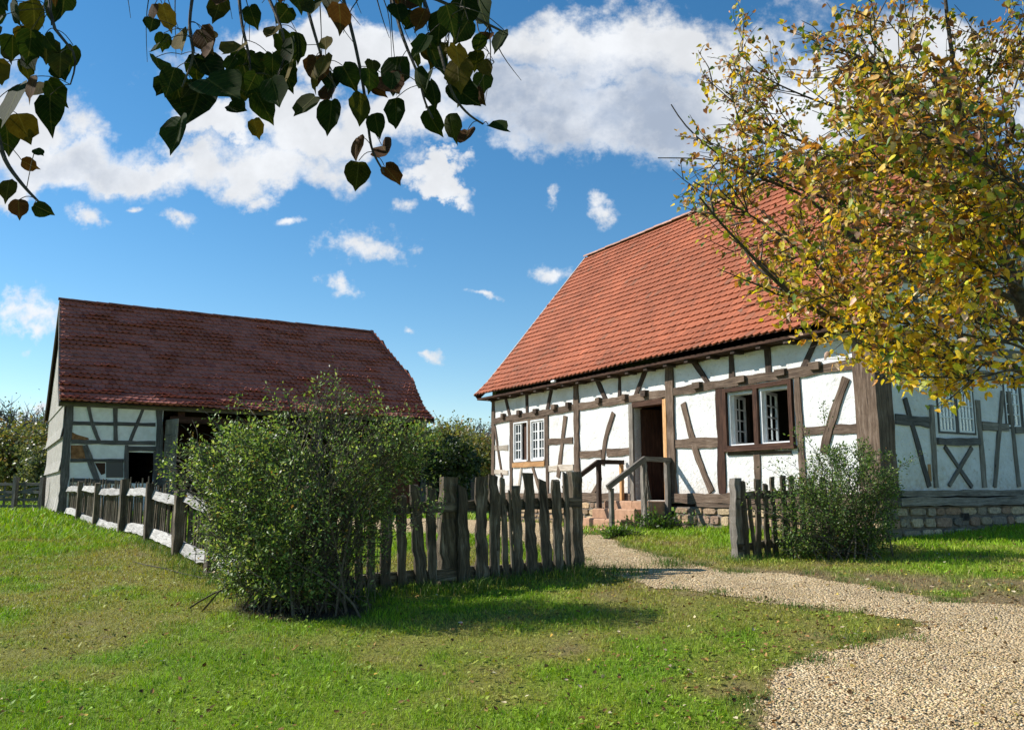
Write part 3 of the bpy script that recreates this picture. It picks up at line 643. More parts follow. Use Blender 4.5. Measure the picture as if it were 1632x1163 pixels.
# left window
w1 = outer_frame(FH, 9.16, 10.76, 0.72, 1.80, W_OLD, house, .045, -.1, .03, mull=9.93, mw=.13); w1['label'] = 'white casement window with its left sash half open'
beam(FH, [(9.2, 0.66), (10.74, 0.66)], .13, 'window_sill', W_NEW, house, proud=.03)
for a0, a1 in ((9.21, 9.86), (10.0, 10.71)):
    m = MB(); m.fbox(FH, a0, a0 + .035, .76, 1.75, -.07, .02); m.fbox(FH, a1 - .035, a1, .76, 1.75, -.07, .02); m.fbox(FH, a0 + .035, a1 - .035, 1.715, 1.75, -.07, .018); m.fbox(FH, a0 + .035, a1 - .035, .74, .785, -.07, .03); m.build('inner_frame', PAINT, w1)
casement(FH, 9.25, 9.535, .79, 1.71, -.03, 2, 4, parent=w1, stile=.035); casement(FH, 9.54, 9.82, .79, 1.71, -.028, 2, 4, parent=w1, stile=.035)
casement(FH, 10.36, 10.67, .79, 1.71, -.03, 2, 4, parent=w1, stile=.035)
m = MB(); m.fbox(FH, 10.04, 10.33, .79, 1.71, -.1, -.07); m.build('shutter', W_DARK, w1)
# gable side windows
for rw, lab in ((RW1, 'white double casement window in the shaded side wall'), (RW2, 'white casement window farther along the shaded side wall')):
    ww = outer_frame(FG, rw[0] - .02, rw[1] + .02, rw[2] - .02, rw[3] + .02, W_BARN, house, .035, -.1, .012, mull=(rw[0] + rw[1]) / 2, mw=.1); ww['label'] = lab
    md = (rw[0] + rw[1]) / 2
    for a0, a1 in ((rw[0] + .015, md - .05), (md + .05, rw[1] - .015)): casement(FG, a0, a1, rw[2] + .012, rw[3] - .02, -.01, 4 if rw is RW1 else 3, 4, parent=ww, stile=.03, bar=.018)
# door
d = MB(); d.fbox(FH, DOOR[0] - .1, DOOR[0] + .0, -.2, 1.80, -.18, .05); d.build('door_jamb', W_NEW, house, 'orange new wood door jamb')
d = MB(); d.fbox(FH, DOOR[1], DOOR[1] + .13, -.2, 1.80, -.2, .045); d.build('door_jamb', W_GREY, house)
d = MB(); d.fbox(FH, DOOR[0], DOOR[1], 1.715, 1.825, -.2, .052); d.build('door_lintel', W_DARK, house)
d = MB(); fdo = Frame(FH(DOOR[1] - .03, 0, -.16), -U * math.cos(R(80)) + V * math.sin(R(80)), -V * math.cos(R(80)) - U * math.sin(R(80)))
for k in range(4): d.fbox(fdo, .005 + k * .225, .222 + k * .225, -.15, 1.69, -.045, 0)
dd = d.build('door', W_DARK, house); d = MB(); d.fbox(fdo, .80, .83, .70, .86, 0, .04); d.build('handle', BARK, dd)
# --- side wall timber
BG_ = lambda pts, w, name, mat=W_GREY, **k: beam(FG, tr(FG, c8, pts), w, name, mat, house, **k)
BG_([(590, 340), (616, 765)], .1, 'post'); BG_([(830, 315), (868, 765)], .12, 'post'); BG_([(455, 305), (582, 762)], .10, 'brace', W_BARN)
BG_([(408, 412), (578, 427)], .17, 'rail', W_BARN); BG_([(855, 447), (990, 455)], .15, 'rail'); BG_([(1025, 470), (1073, 472)], .13, 'rail')
BG_([(622, 527), (838, 532)], .12, 'window_sill', W_BARN, proud=.04); BG_([(660, 555), (800, 762)], .07, 'brace', W_BARN); BG_([(800, 560), (682, 755)], .07, 'brace')
BG_([(957, 270), (917, 762)], .085, 'brace'); BG_([(990, 270), (1045, 762)], .10, 'post')
m = MB(); s_, z_ = FG.px(*c8(585, 685)); m.fbox(FG, s_ - .03, s_ + .04, z_ - .14, z_ + .12, -.05, .006); m.build('patch', W_NEW, house, 'bare orange wattle patch between two timbers')
beam(FG, [(.36, -.03), (HW, -.01)], .10, 'sill_beam', W_GREY, house, proud=.07, back=.15); beam(FG, [(.30, -.155), (HW, -.14)], .135, 'sill_beam', W_GREY, house, proud=.09, back=.15)
for a in (4.4, 5.3, 6.55): beam(FG, [(a, .03), (a, 2.4)], .13, 'post', W_GREY, house)
for p in (((.3, 2.32), (HW, 2.32)), ((.36, 1.9), (HW - .1, 1.9)), ((.4, 3.3), (HW - .4, 3.3)), ((1.1, 4.2), (HW - 1.1, 4.2))): beam(FG, p, .15, 'rail', W_GREY, house, proud=.03)
for a in (1.1, 2.2, 3.36, 4.5, 5.6): beam(FG, [(a, 2.4), (a, min(3.2 + .0, 9))], .12, 'post', W_GREY, house)
for a in (1.7, 2.6, 4.1, 5.0): beam(FG, [(a, 3.38), (a, 4.12)], .12, 'post', W_GREY, house)
for p in (((4.5, .05), (5.2, 1.8)), ((6.4, .05), (5.5, 1.8))): beam(FG, p, .1, 'brace', W_GREY, house)

# --- stone foundations
def masonry(fr, s0, s1, ztop, zbot_fn, name, parent, tones, label=None, o=.03, hr=(.09, .2), wr=(.12, .46)):
    m = MB(); z = ztop; zmin = min(zbot_fn(s0), zbot_fn(s1)) - .15
    m.cur = (.5, .5, .5)
    while z > zmin:
        h = random.uniform(*hr); s = s0
        while s < s1 - .02:
            wd = min(random.uniform(*wr), s1 - s)
            if s1 - s - wd < .1: wd = s1 - s
            m.cur = tuple(np.array(random.choice(tones)) * random.uniform(.75, 1.2))
            g_ = .011; up = random.uniform(-.016, .016); a0, a1, b0, b1 = s + g_ * random.uniform(.5, 1), s + wd - g_ * random.uniform(.5, 1), z - h + g_ + up, z - g_ + min(0, -up) * .5; cxs, czs = (a0 + a1) / 2, (b0 + b1) / 2; n = 12
            ring = []
            for k in range(n):
                an = 2 * math.pi * (k + .5) / n; ca, sa = math.cos(an), math.sin(an); e = 5.0
                rr = (abs(ca) ** e + abs(sa) ** e) ** (-1 / e); ring.append((cxs + (a1 - a0) / 2 * ca * rr * random.uniform(.86, 1.0), czs + (b1 - b0) / 2 * sa * rr * random.uniform(.82, 1.0)))
            dpt = o + random.uniform(0, .03); vs = [fr(a, b, -.05) for a, b in ring] + [fr(a, b, dpt - .014) for a, b in ring] + [fr(cxs + (a - cxs) * .93, czs + (b - czs) * .9, dpt + random.uniform(-.004, .004)) for a, b in ring] + [fr(cxs, czs, dpt + .001)]
            fs = [(k, (k + 1) % n, (k + 1) % n + n, k + n) for k in range(n)] + [(k + n, (k + 1) % n + n, (k + 1) % n + 2 * n, k + 2 * n) for k in range(n)] + [(k + 2 * n, (k + 1) % n + 2 * n, 3 * n) for k in range(n)]
            m.add(vs, fs); s += wd
        z -= h
    f = m.build(name, STONE, parent, label)
    b = MB(); b.fbox(fr, s0, s1, zmin - .3, ztop, -.25, o - .012); b.build('mortar', MORTAR, f)
    return f
TG = [(.34, .28, .21), (.42, .34, .25), (.25, .21, .17), (.46, .36, .24), (.34, .22, .15)]; TY = [(.42, .29, .17), (.36, .25, .16), (.48, .36, .22), (.3, .2, .14)]
masonry(FG, .1, HW, -.225, lambda s: -.7, 'foundation', house, TG, 'grey brown rubble stone foundation')
masonry(FH, -.05, 4.55, -.285, lambda s: -.85, 'foundation', house, TY, 'yellow sandstone foundation', o=.05)
masonry(FH, 6.2, HL, -.225, lambda s: -.85, 'foundation', house, TY, o=.05)
m = MB(); s_, z_ = FG.px(*c8(757, 915)); m.fbox(FG, s_ - .075, s_ + .075, z_ - .06, z_ + .06, 0, .062)
v = m.build('foundation_vent', W_BARN, house); m = MB()
for k in range(5): m.fbox(FG, s_ - .062 + k * .028, s_ - .05 + k * .028, z_ - .05, z_ + .05, .06, .074)
m.build('vent_bar', BARK, v)

# --- roofs
def tile_roof(O, A, Hdir, length, prof, mat, name, parent, tone_fn, a0=-.3, a1=.3, exp_=.2, tw=.165, clip=None, sag=.02, thick=.027, lift=.034, jit=.004, streak=0.0, label=None, seed=0):
    "rows of plain tiles with rounded lower ends along a profile [(h,z)...]; Hdir horizontal inwards"
    rr = np.random.default_rng(seed); P = np.array(prof, float); seg = np.hypot(*(P[1:] - P[:-1]).T); cum = np.concatenate([[0], np.cumsum(seg)]); tot = cum[-1]
    def prof_at(b):
        b = np.clip(b, -.2, tot); i = int(np.clip(np.searchsorted(cum, b, 'right') - 1, 0, len(seg) - 1)); t = (b - cum[i]) / seg[i]; q = P[i] + (P[i + 1] - P[i]) * t; d = (P[i + 1] - P[i]) / seg[i]
        return q, d
    def pt(a, b, o):
        q, d = prof_at(b); sg = sag * (float(fbm(np.array([a * .35 + seed * 9.1]), np.array([b * .5]))[0]) - .5) * 2
        return O + A * a + Hdir * (q[0] - d[1] * (o + sg)) + Z * (q[1] + d[0] * (o + sg))
    L0, L1 = a0, length + a1; rows = int(tot / exp_) + 1; m = MB()
    for j in range(rows):
        b = j * exp_; wob = rr.normal(0, .006)
        n = int(round((L1 - L0) / tw)); off = 0 if j % 2 == 0 else .5
        for i in range(-1, n + 1):
            c0 = L0 + (i + off) * tw; c1 = c0 + tw
            c0c, c1c = max(c0, L0), min(c1, L1)
            if c1c - c0c < .03: continue
            cc = (c0c + c1c) / 2
            if clip is not None and not clip(cc, b + .05): continue
            j1 = rr.normal(0, jit); li = lift + abs(rr.normal(0, jit)); bt = min(b + exp_ * 1.25, tot)
            m.cur = tone_fn(cc, b, rr)
            lo, lb, up = [], [], []
            for k in range(5):
                u_ = k / 4; a = c0c + .002 + (c1c - c0c - .004) * u_; arc = (.055 if j == 0 else .032) * (abs(2 * u_ - 1)) ** 2.4 * (tw / .165)
                lo.append(pt(a, b + arc + j1 + wob - .01, li)); lb.append(pt(a, b + arc + j1 + wob - .01, li - thick))
            ups = [pt(c0c + .002, bt, .004), pt(c1c - .002, bt, .004)]
            if streak > 0:
                sv = .017 + streak * max(0.0, float(fbm(np.array([cc * 1.1 + 50]), np.array([j * 7.7]), 2)[0]) - .40 + rr.normal(0, .03)); ml = [pt(c0c + .002 + (c1c - c0c - .004) * k / 4, b + .055 * (abs(k / 2 - 1)) ** 2.4 + .045, lift) for k in range(5)]
                lo = [pt(c0c + .002 + (c1c - c0c - .004) * k / 4, b + .055 * (abs(k / 2 - 1)) ** 2.4 - .01, lift + .004 + sv) for k in range(5)]; lb = [pt(c0c + .002 + (c1c - c0c - .004) * k / 4, b + .055 * (abs(k / 2 - 1)) ** 2.4 - .01, lift - thick + sv) for k in range(5)]
                m.add(lo + lb + ups + ml, [(k, k + 1, k + 13, k + 12) for k in range(4)] + [(12, 13, 14, 15, 16, 11, 10)] + [(k + 5, k + 6, k + 1, k) for k in range(4)] + [(5, 0, 12, 10), (4, 9, 11, 16)]); continue
            vs = lo + lb + ups
            m.add(vs, [(0, 1, 2, 3, 4, 11, 10)] + [(k + 5, k + 6, k + 1, k) for k in range(4)] + [(5, 0, 10), (4, 9, 11)])
    f = m.build(name, mat, parent, label)
    base = MB(); base.cur = tone_fn(0, 0, rr)
    nb = 24; na = max(2, int((L1 - L0) / .5)); ids = {}
    for i in range(na + 1):
        for j in range(nb + 1):
            a = L0 + (L1 - L0) * i / na; b = tot * j / nb; ids[i, j] = len(base.v); base.add([pt(a, b, -.004)], [])
    for i in range(na):
        for j in range(nb):
            if clip is None or clip(L0 + (L1 - L0) * (i + .5) / na, tot * (j + .9) / nb): base.f.append((ids[i, j], ids[i, j + 1], ids[i + 1, j + 1], ids[i + 1, j]))
    return f, base, pt, tot
def red(a, b, rr):
    k = float(fbm(np.array([a * .8]), np.array([b * .9 + 3]), 3)[0]); c = np.array([.33, .098, .046]) * (.76 + .46 * k) * (1 + rr.normal(0, .08))
    if rr.random() < .03: c = c * .65 + np.array([.04, .03, .02])
    return tuple(np.clip(c, 0, 1))
def maroon(a, b, rr):
    c = np.array([.40, .14, .10]) * (1 + rr.normal(0, .06))
    if rr.random() < .05: c = c * np.array([.75, .7, .75])
    return tuple(np.clip(c, 0, 1))
# hip geometry on the right (s small) end of the house: break height ZB, ridge set back HS
def half_hip(prof, zb, hs, ov, far_len=None):
    "clip for a slope whose hip starts at a=-ov(at z=zb) and reaches the ridge at a=hs; a measured from that end"
    P = np.array(prof); seg = np.hypot(*(P[1:] - P[:-1]).T); cum = np.concatenate([[0], np.cumsum(seg)]); zs = P[:, 1]
    bb = float(np.interp(zb, zs, cum)); tot = cum[-1]
    return lambda a, b: b < bb or a > -ov + (hs + ov) * (b - bb) / (tot - bb), bb, tot
ZB, HS = 4.9, 1.25
clipH, bbH, totH = half_hip(PROF, ZB, HS, .3)
rf, base, ptF, tot = tile_roof(CH, U, V, HL, PROF, TILE, 'roof', house, red, -.3, .28, clip=clipH, seed=1, sag=.035)
bo = base.build('roof_underlay', W_DARK, house)
rb, base, ptB, tot = tile_roof(CH + V * HW, U, -V, HL, PROF, TILE, 'roof', house, red, -.3, .28, clip=clipH, seed=2, sag=.035, exp_=.37, tw=.33)
base.build('roof_underlay', W_DARK, house)
def hip_face(CO, A_in, Hd, W, prof, zb, hs, ov, mat, tone, parent, seed):
    "small triangular hip: CO corner on the end wall, A_in towards the building's middle, Hd along the end wall"
    P = np.array(prof); hb = float(np.interp(zb, P[:, 1], P[:, 0])); hr = P[-1]; 
    half = hr[0] - hb; rise = hr[1] - zb; run = hs + ov; Ls = math.hypot(run, rise); rr = np.random.default_rng(seed); m = MB()
    def pt(a, b, o):  # a from -half..half across, b up slope
        t = b / Ls; nx = -rise / Ls * o; nzz = run / Ls * o
        return CO + Hd * (hr[0] + a) + A_in * (-ov + run * t + nx) + Z * (zb + rise * t + nzz)
    ex = .185; tw = .165
    for j in range(-1, int(Ls / ex) + 1):
        b = j * ex
        lim = half * (1 - max(b, 0) / Ls) + .06; n = int(2 * lim / tw) + 1
        for i in range(n):
            c0 = -lim + i * 2 * lim / n; c1 = c0 + 2 * lim / n; m.cur = tone(c0, b, rr); bt = min(b + ex * 1.2, Ls); lo, lb = [], []
            for k in range(5):
                u_ = k / 4; arc = .04 * abs(2 * u_ - 1) ** 2.4; lo.append(pt(c0 + (c1 - c0) * u_, b + arc, .024)); lb.append(pt(c0 + (c1 - c0) * u_, b + arc, .004))
            m.add(lo + lb + [pt(c0, bt, .004), pt(c1, bt, .004)], [(0, 1, 2, 3, 4, 11, 10)] + [(k + 5, k + 6, k + 1, k) for k in range(4)])
    m.build('hip_roof', mat, parent)
    b = MB(); b.add([pt(-half, -.1, 0), pt(half, -.1, 0), pt(0, Ls, 0), pt(-half, -.1, -.06), pt(half, -.1, -.06), pt(0, Ls, -.06)], [(0, 1, 2), (5, 4, 3), (0, 3, 4, 1), (1, 4, 5, 2), (2, 5, 3, 0)]); b.build('hip_underlay', W_DARK, parent)
hip_face(CH, U, V, HW, PROF, ZB, HS, .3, TILE, red, house, 5)
def ridge_tiles(p0, p1, mat, parent, tone, r=.085, L=.36, side=None, name='ridge_tile'):
    p0 = np.array(p0); p1 = np.array(p1); D = p1 - p0; T = np.linalg.norm(D); D = D / T; S = unit(np.cross(D, Z)) ; Nn = np.cross(S, D); m = MB(); rr = np.random.default_rng(int(abs(p0[0] * 100)))
    n = max(1, int(T / L))
    for i in range(n):
        a, b = p0 + D * T * i / n, p0 + D * (T * (i + 1) / n + .04); m.cur = tone(i * .3, 1, rr); vs = []
        dz = rr.normal(0, .004)
        for (q, rad) in ((a, r), (b, r * 1.16)):
            for k in range(7): an = math.pi * k / 6; vs.append(q + S * math.cos(an) * rad + Nn * (math.sin(an) * rad * .8 - .02 + dz))
        for (q, rad) in ((a, r - .018), (b, r * 1.16 - .018)):
            for k in range(7): an = math.pi * k / 6; vs.append(q + S * math.cos(an) * rad + Nn * (math.sin(an) * rad * .8 - .02 + dz))
        m.add(vs, [(k, k + 1, k + 8, k + 7) for k in range(6)] + [(k + 14, k + 21, k + 22, k + 15) for k in range(6)] + [(k + 7, k + 8, k + 22, k + 21) for k in range(6)] + [(k, k + 14, k + 15, k + 1) for k in range(6)])
    return m.build(name, mat, parent, smooth=False)
palered = lambda a, b, rr: tuple(np.array([.46, .26, .2]) * rr.uniform(.8, 1.2))
hrg = PROF[-1]
ridge_tiles(CH + V * hrg[0] + U * HS + Z * (hrg[1] + .03), CH + V * hrg[0] + U * (HL + .28) + Z * (hrg[1] + .03), TILE, house, palered)
hb_ = float(np.interp(ZB, [p[1] for p in PROF], [p[0] for p in PROF]))
for sg in (1, -1):
    base_ = CH if sg == 1 else CH + V * HW
    ridge_tiles(base_ + V * sg * hb_ - U * .3 + Z * (ZB + .02), CH + V * hrg[0] + U * HS + Z * (hrg[1] + .03), TILE, house, palered, r=.075)
# verge board and pale mortar line on the left gable edge
def verge(O, A, Hd, a, prof, mat, parent, name, o=.03, w=.05, hh=.05, top=None):
    m = MB(); pts = [q for q in prof if top is None or q[1] <= top]
    for (h0, z0), (h1, z1) in zip(pts[:-1], pts[1:]):
        d = np.array([h1 - h0, z1 - z0]); L = np.linalg.norm(d); d /= L; n = np.array([-d[1], d[0]])
        c = lambda h, z, aa, oo: O + A * aa + Hd * (h + n[0] * oo) + Z * (z + n[1] * oo)
        m.box8([c(h0, z0, a, o - hh), c(h0, z0, a + w, o - hh), c(h1, z1, a + w, o - hh), c(h1, z1, a, o - hh), c(h0, z0, a, o), c(h0, z0, a + w, o), c(h1, z1, a + w, o), c(h1, z1, a, o)], [(random.random(), 0, 0)] * 8)
    return m.build(name, mat, parent)
VERGE = simple('verge_mortar', (.42, .33, .28), (.6, .52, .46), 15, .9, .3)
for Ox, sg in ((CH, 1), (CH + V * HW, -1)):
    verge(Ox, U, V * sg, HL + .27, PROF, VERGE, house, 'verge_mortar', o=.035, w=.04, hh=.06)
    verge(Ox, U, V * sg, HL + .22, PROF, W_DARK, house, 'verge_board', o=-.01, w=.05, hh=.14); verge(Ox, U, V * sg, -.28, PROF, W_DARK, house, 'verge_board', o=-.01, w=.04, hh=.14, top=4.9)
# eave: soffit boards and rafter feet
m = MB(); A0 = -.25
for k in range(2):
    pass
m.fbox(Frame(CH, U, -V), -.28, HL + .26, 2.44, 2.49, .02, .33); m.build('soffit', W_DARK, house)
for k in range(20): a = .2 + k * .6; m = MB(); m.fbox(FH, a - .05, a + .05, 2.38, 2.435, .06, .30); m.build('rafter_foot', W_UP, house)
s_, z_ = FH.px(*c6(577, 187), .3); m = MB(); m.tube([FH(s_ - .07, z_, .42), FH(s_ + .07, z_, .42)], .03, 8); m.build('eave_lamp', PAINT, house)

# ================================================================ ENTRANCE STEPS
steps = thing('entrance_steps', FH(5.4, G(*FH(5.4, 0, 1.2)[:2]), .8), 'red sandstone steps with weathered wooden handrails leading up to the open door', 'steps')
SAND = tinted('red_sandstone', .9, 9, .5, .01, .75, 1.2)
gb = -0.95
for k, (o1, zt, s0, s1) in enumerate(((.58, -.18, 4.66, 6.05), (.86, -.335, 4.72, 6.08), (1.13, -.52, 4.78, 6.12), (1.42, -.69, 4.90, 6.15))):
    o0 = (0.06, .58, .86, 1.13)[k]; nblk = (3, 2, 3, 2)[k]; m = MB(); e = s0
    for i in range(nblk):
        w_ = (s1 - s0) / nblk * random.uniform(.85, 1.15) if i < nblk - 1 else s1 - e; a, b = e + .004, e + w_ - .004; e += w_
        m.cur = tuple(np.array([.42, .25, .155]) * random.uniform(.8, 1.15)); zt2 = zt + random.uniform(-.005, .005); be = .02
        c = [FH(a, gb, o0 + .001), FH(b, gb, o0 + .001), FH(b, gb, o1), FH(a, gb, o1), FH(a, zt2 - be, o0 + .001), FH(b, zt2 - be, o0 + .001), FH(b, zt2 - be, o1), FH(a, zt2 - be, o1)]
        tp = [FH(a + be, zt2, o0 + .001), FH(b - be, zt2, o0 + .001), FH(b - be, zt2, o1 - be), FH(a + be, zt2, o1 - be)]
        m.add(c + tp, [(3, 2, 1, 0), (0, 1, 5, 4), (1, 2, 6, 5), (2, 3, 7, 6), (3, 0, 4, 7), (4, 5, 9, 8), (5, 6, 10, 9), (6, 7, 11, 10), (7, 4, 8, 11), (8, 9, 10, 11)])
    m.build('step', SAND, steps)
def hpost(s, o, z0, z1, w=.075, mat=W_GREY):
    m = MB(); n = 6; m.stick([FH(s + random.uniform(-.004, .004), z0 + (z1 - z0) * i / n, o) for i in range(n + 1)], U, V, w, w, jit=.07); m.build('rail_post', mat, steps)
def hrail(s, a, b, w=.09, t=.06, mat=W_GREY):
    a = FH(s, a[1], a[0]); b = FH(s, b[1], b[0]); d = unit(b - a); n = 5; m = MB(); m.stick([a + (b - a) * i / n for i in range(n + 1)], U, unit(np.cross(U, d)), t, w, jit=.06); m.build('handrail', mat, steps)
hpost(4.62, .12, gb, .60, .085); hpost(4.62, .70, gb, .58, .085); hpost(4.62, 1.46, gb, .06)
hrail(4.60, (.05, .60), (.70, .615)); hrail(4.60, (.68, .615), (1.56, .07), w=.10)
hpost(6.06, .12, -.3, .56, .07, W_NEW); hpost(6.06, .70, -.4, .58, .08, W_UP)
hrail(6.08, (.05, .60), (.72, .60), mat=W_UP); hrail(6.08, (.70, .60), (1.55, .06), mat=W_UP); hpost(6.06, 1.48, gb, .05)
# dry vine stalks climbing the near post
vine = thing('dry_vine', FH(4.57, -.85, .72), 'leafless dry vine climbing the middle handrail post of the steps', 'vine')
m = MB()
for k in range(9):
    a, o = 4.50 + random.uniform(-.08, .08), random.uniform(.55, .98); P = []
    for i in range(8): t = i / 7; P.append(FH(a + (4.56 - a) * t + .03 * math.sin(t * 7 + k), -.85 + 1.4 * t * random.uniform(.96, 1.0), o + (.68 - o) * t ** .7))
    m.tube(P, [.006 * (1 - .6 * i / 7) for i in range(8)], 4)
m.build('stalk', W_FADE, vine)

# ================================================================ BARN
BL, BW = 11.33, 7.06
FBF = Frame(KB, VB, -UB); FBG = Frame(KB, UB, -VB)
barn = thing('half_timbered_barn', (KB[0], KB[1], -.75), 'long timber barn with dark maroon tile roof and a black open bay', 'barn')
BE, BR = 2.50, 6.14
PB = [(-.33, 2.50), (.50, 2.98), (3.53, 6.14)]
# closed bay: traced timbers
d2 = lambda x, y: (x / 3.876, 620 + y / 3.876)
t_open = FBF.px(*d2(1000, 300))[0]
wx0, wz1 = FBF.px(*d2(795, 388)); wx1, wz0 = FBF.px(*d2(948, 560))
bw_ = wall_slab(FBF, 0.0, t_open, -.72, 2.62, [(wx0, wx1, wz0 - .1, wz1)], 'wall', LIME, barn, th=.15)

BB = lambda pts, w, name, mat=W_BARN, **k: beam(FBF, tr(FBF, d2, pts), w, name, mat, barn, **k)
beam(FBF, [(.06, -.75), (.06, 2.5)], .22, 'corner_post', W_BARN, barn, proud=.03)
BB([(712, 100), (712, 325)], .12, 'post'); BB([(985, 90), (985, 590)], .2, 'post', proud=.03); BB([(782, 345), (778, 600)], .11, 'post'); BB([(972, 380), (975, 590)], .10, 'post', W_GREY)
BB([(545, 100), (568, 220), (612, 320)], .1, 'brace'); BB([(885, 120), (802, 325)], .1, 'brace'); BB([(525, 345), (560, 450), (612, 590)], .17, 'brace')
BB([(440, 210), (960, 220)], .11, 'rail'); BB([(440, 325), (960, 332)], .13, 'rail'); BB([(785, 368), (1000, 368)], .15, 'rail'); BB([(435, 440), (765, 440)], .1, 'rail'); BB([(435, 560), (765, 575)], .12, 'rail')
def patch(pts, mat, name, label=None, o=.006, fr=FBF, parent=barn, conv=d2):
    q = tr(fr, conv, pts); n = len(q); m = MB(); m.add([fr(a, z, o) for a, z in q] + [fr(a, z, -.05) for a, z in q], [tuple(range(n)), tuple(range(2 * n - 1, n - 1, -1))] + [(i, i + n, (i + 1) % n + n, (i + 1) % n) for i in range(n)]); return m.build(name, mat, parent, label)
patch([(440, 262), (475, 280), (545, 300), (550, 312), (440, 318)], WATTLE, 'wattle_panel', 'crumbled plaster showing orange clay'); patch([(437, 345), (515, 345), (540, 430), (437, 432)], WATTLE, 'wattle_panel', 'bare orange clay panel')
patch([(948, 385), (1004, 385), (1004, 600), (948, 600)], W_BARN, 'board_panel', o=.005); patch([(784, 380), (796, 380), (796, 590), (784, 590)], W_BARN, 'board_panel', o=.004)
patch([(585, 455), (650, 455), (650, 520), (625, 530)], W_DARK, 'wattle_panel'); patch([(655, 450), (762, 450), (762, 545), (655, 545)], W_BARN, 'board_panel', 'grey boarded panel', o=.012)
m = MB(); m.fbox(FBF, -.2, BL + .15, 2.40, 2.56, -.12, .05); m.build('wall_plate', W_BARN, barn)
m = MB(); m.fbox(FBF, t_open + .2, BL, 2.05, 2.24, -.16, .02); m.build('header_beam', W_DARK, barn)
for a in (5.2, 7.4, 9.5, 11.2): beam(FBF, [(a, -.8), (a, 2.05 if a < 11 else 2.5)], .17, 'post', W_BARN if a < 11 else W_GREY, barn, proud=.02, back=.16)
m = MB(); m.fbox(FBF, 9.85, 11.05, -.7, .72, -.08, -.03); m.build('half_wall', W_RED, barn, 'red brown board infill low in the open bay')
# door leaf standing open
fdl = Frame(FBF(t_open + .1, 0, .02), unit(-UB * .9 + VB * .25), unit(VB)); m = MB()
for k in range(3): m.fbox(fdl, k * .25, k * .25 + .243, -.3, 2.12, -.02, .02)
dl = m.build('door', W_GREY, barn, 'grey board door leaf standing open'); 
for z_ in (.3, 1.6): m = MB(); m.fbox(fdl, .02, .7, z_, z_ + .08, -.04, -.021); m.build('door_batten', W_GREY, dl)
# inner walls, back and ends
m = MB(); m.fbox(FBF, .16, BL - .1, -.8, 2.6, -BW, -BW + .15); m.fbox(FBF, BL - .15, BL, -.8, 2.6, -BW, -.2); m.fbox(FBF, t_open - .1, t_open, -.8, 2.5, -BW + .15, -.16); m.build('back_boards', W_DARK, barn)
m = MB()
for k in range(5): m.fbox(FBF, .3 + k * 2.7, .5 + k * 2.7, 2.25, 2.42, -BW + .16, -.14)
m.build('tie_beam', W_DARK, barn)
# gable boards on the left end
m = MB(); a = -.02; Pz = np.array(PB)
while a < BW + .02:
    wd = random.uniform(.17, .27); b = min(a + wd, BW + .02); top = lambda h: float(np.interp(min(h, BW - h), Pz[:, 0], Pz[:, 1])) - .12
    tiers = [(-.55 + random.uniform(-.05, .05), .62), (.56, 1.55), (1.48, 2.50)]
    for i, (z0, z1) in enumerate(tiers):
        o = .03 + .025 * i; m.stick([FBG(a + wd / 2, z0 + (z1 - z0) * k / 3, o + (.05 if k == 0 else 0.0) ) for k in range(4)], UB, VB, wd * .96, .022, jit=.02)
    zt = (top(a + .01) + top(b - .01)) / 2
    if zt > 2.5: m.stick([FBG(a + wd / 2, 2.43 + (zt - 2.43) * k / 3, .11) for k in range(4)], UB, VB, wd * .96, .022, jit=.02)
    a = b + .022
m.build('gable_boards', W_BOARD, barn)
gable(KB, UB, -VB, 'gable_wall', None, th=.1, mat=W_DARK, prof=PB, w_half=3.53, parent=barn, z0=-.8)
gable(KB + VB * BL, UB, VB, 'gable_wall', 3.95, th=.1, mat=W_DARK, prof=PB, w_half=3.53, parent=barn, z0=2.55)
m = MB(); m.fbox(FBF, 0, t_open, -1.0, -.69, -.3, .08); m.fbox(FBG, 0.1, BW, -1.0, -.6, -.2, .03); m.build('foundation', MORTAR, barn)
clipB, bbB, totB = half_hip(PB, 3.98, .78, .1)
clipB2 = lambda a, b: clipB(BL - a, b)
_, base, pB1, _ = tile_roof(KB, VB, UB, BL, PB, TILE, 'roof', barn, maroon, -.24, .1, clip=clipB2, seed=11, sag=.05, exp_=.2, tw=.19, jit=.004, lift=.012, thick=.026, streak=.2)
base.build('roof_underlay', W_DARK, barn)
_, base, pB2, _ = tile_roof(KB + UB * BW, VB, -UB, BL, PB, TILE, 'roof', barn, maroon, -.24, .1, clip=clipB2, seed=12, sag=.05, exp_=.4, tw=.38)
base.build('roof_underlay', W_DARK, barn)
hip_face(KB + VB * BL, -VB, UB, BW, PB, 3.98, .78, .1, TILE, maroon, barn, 15)
hr = PB[-1]; pm = lambda a, b, rr: tuple(np.array([.2, .09, .075]) * rr.uniform(.7, 1.3))
ridge_tiles(KB + UB * hr[0] + VB * (BL - .78) + Z * (hr[1] + .03), KB + UB * hr[0] - VB * .24 + Z * (hr[1] + .03), TILE, barn, pm)
hbB = float(np.interp(3.98, [p[1] for p in PB], [p[0] for p in PB]))
for sg in (1, -1):
    b_ = KB + VB * (BL + .1) + (UB * hbB if sg == 1 else UB * (BW - hbB)); ridge_tiles(b_ + Z * 4.0, KB + UB * hr[0] + VB * (BL - .78) + Z * (hr[1] + .03), TILE, barn, pm, r=.075)
for Ox, sg in ((KB, 1), (KB + UB * BW, -1)): verge(Ox, VB, UB * sg, -.25, PB, W_BARN, barn, 'verge_board', o=.02, w=.04, hh=.18); verge(Ox, VB, UB * sg, BL + .08, PB, W_BARN, barn, 'verge_board', o=.0, w=.03, hh=.14, top=3.0)

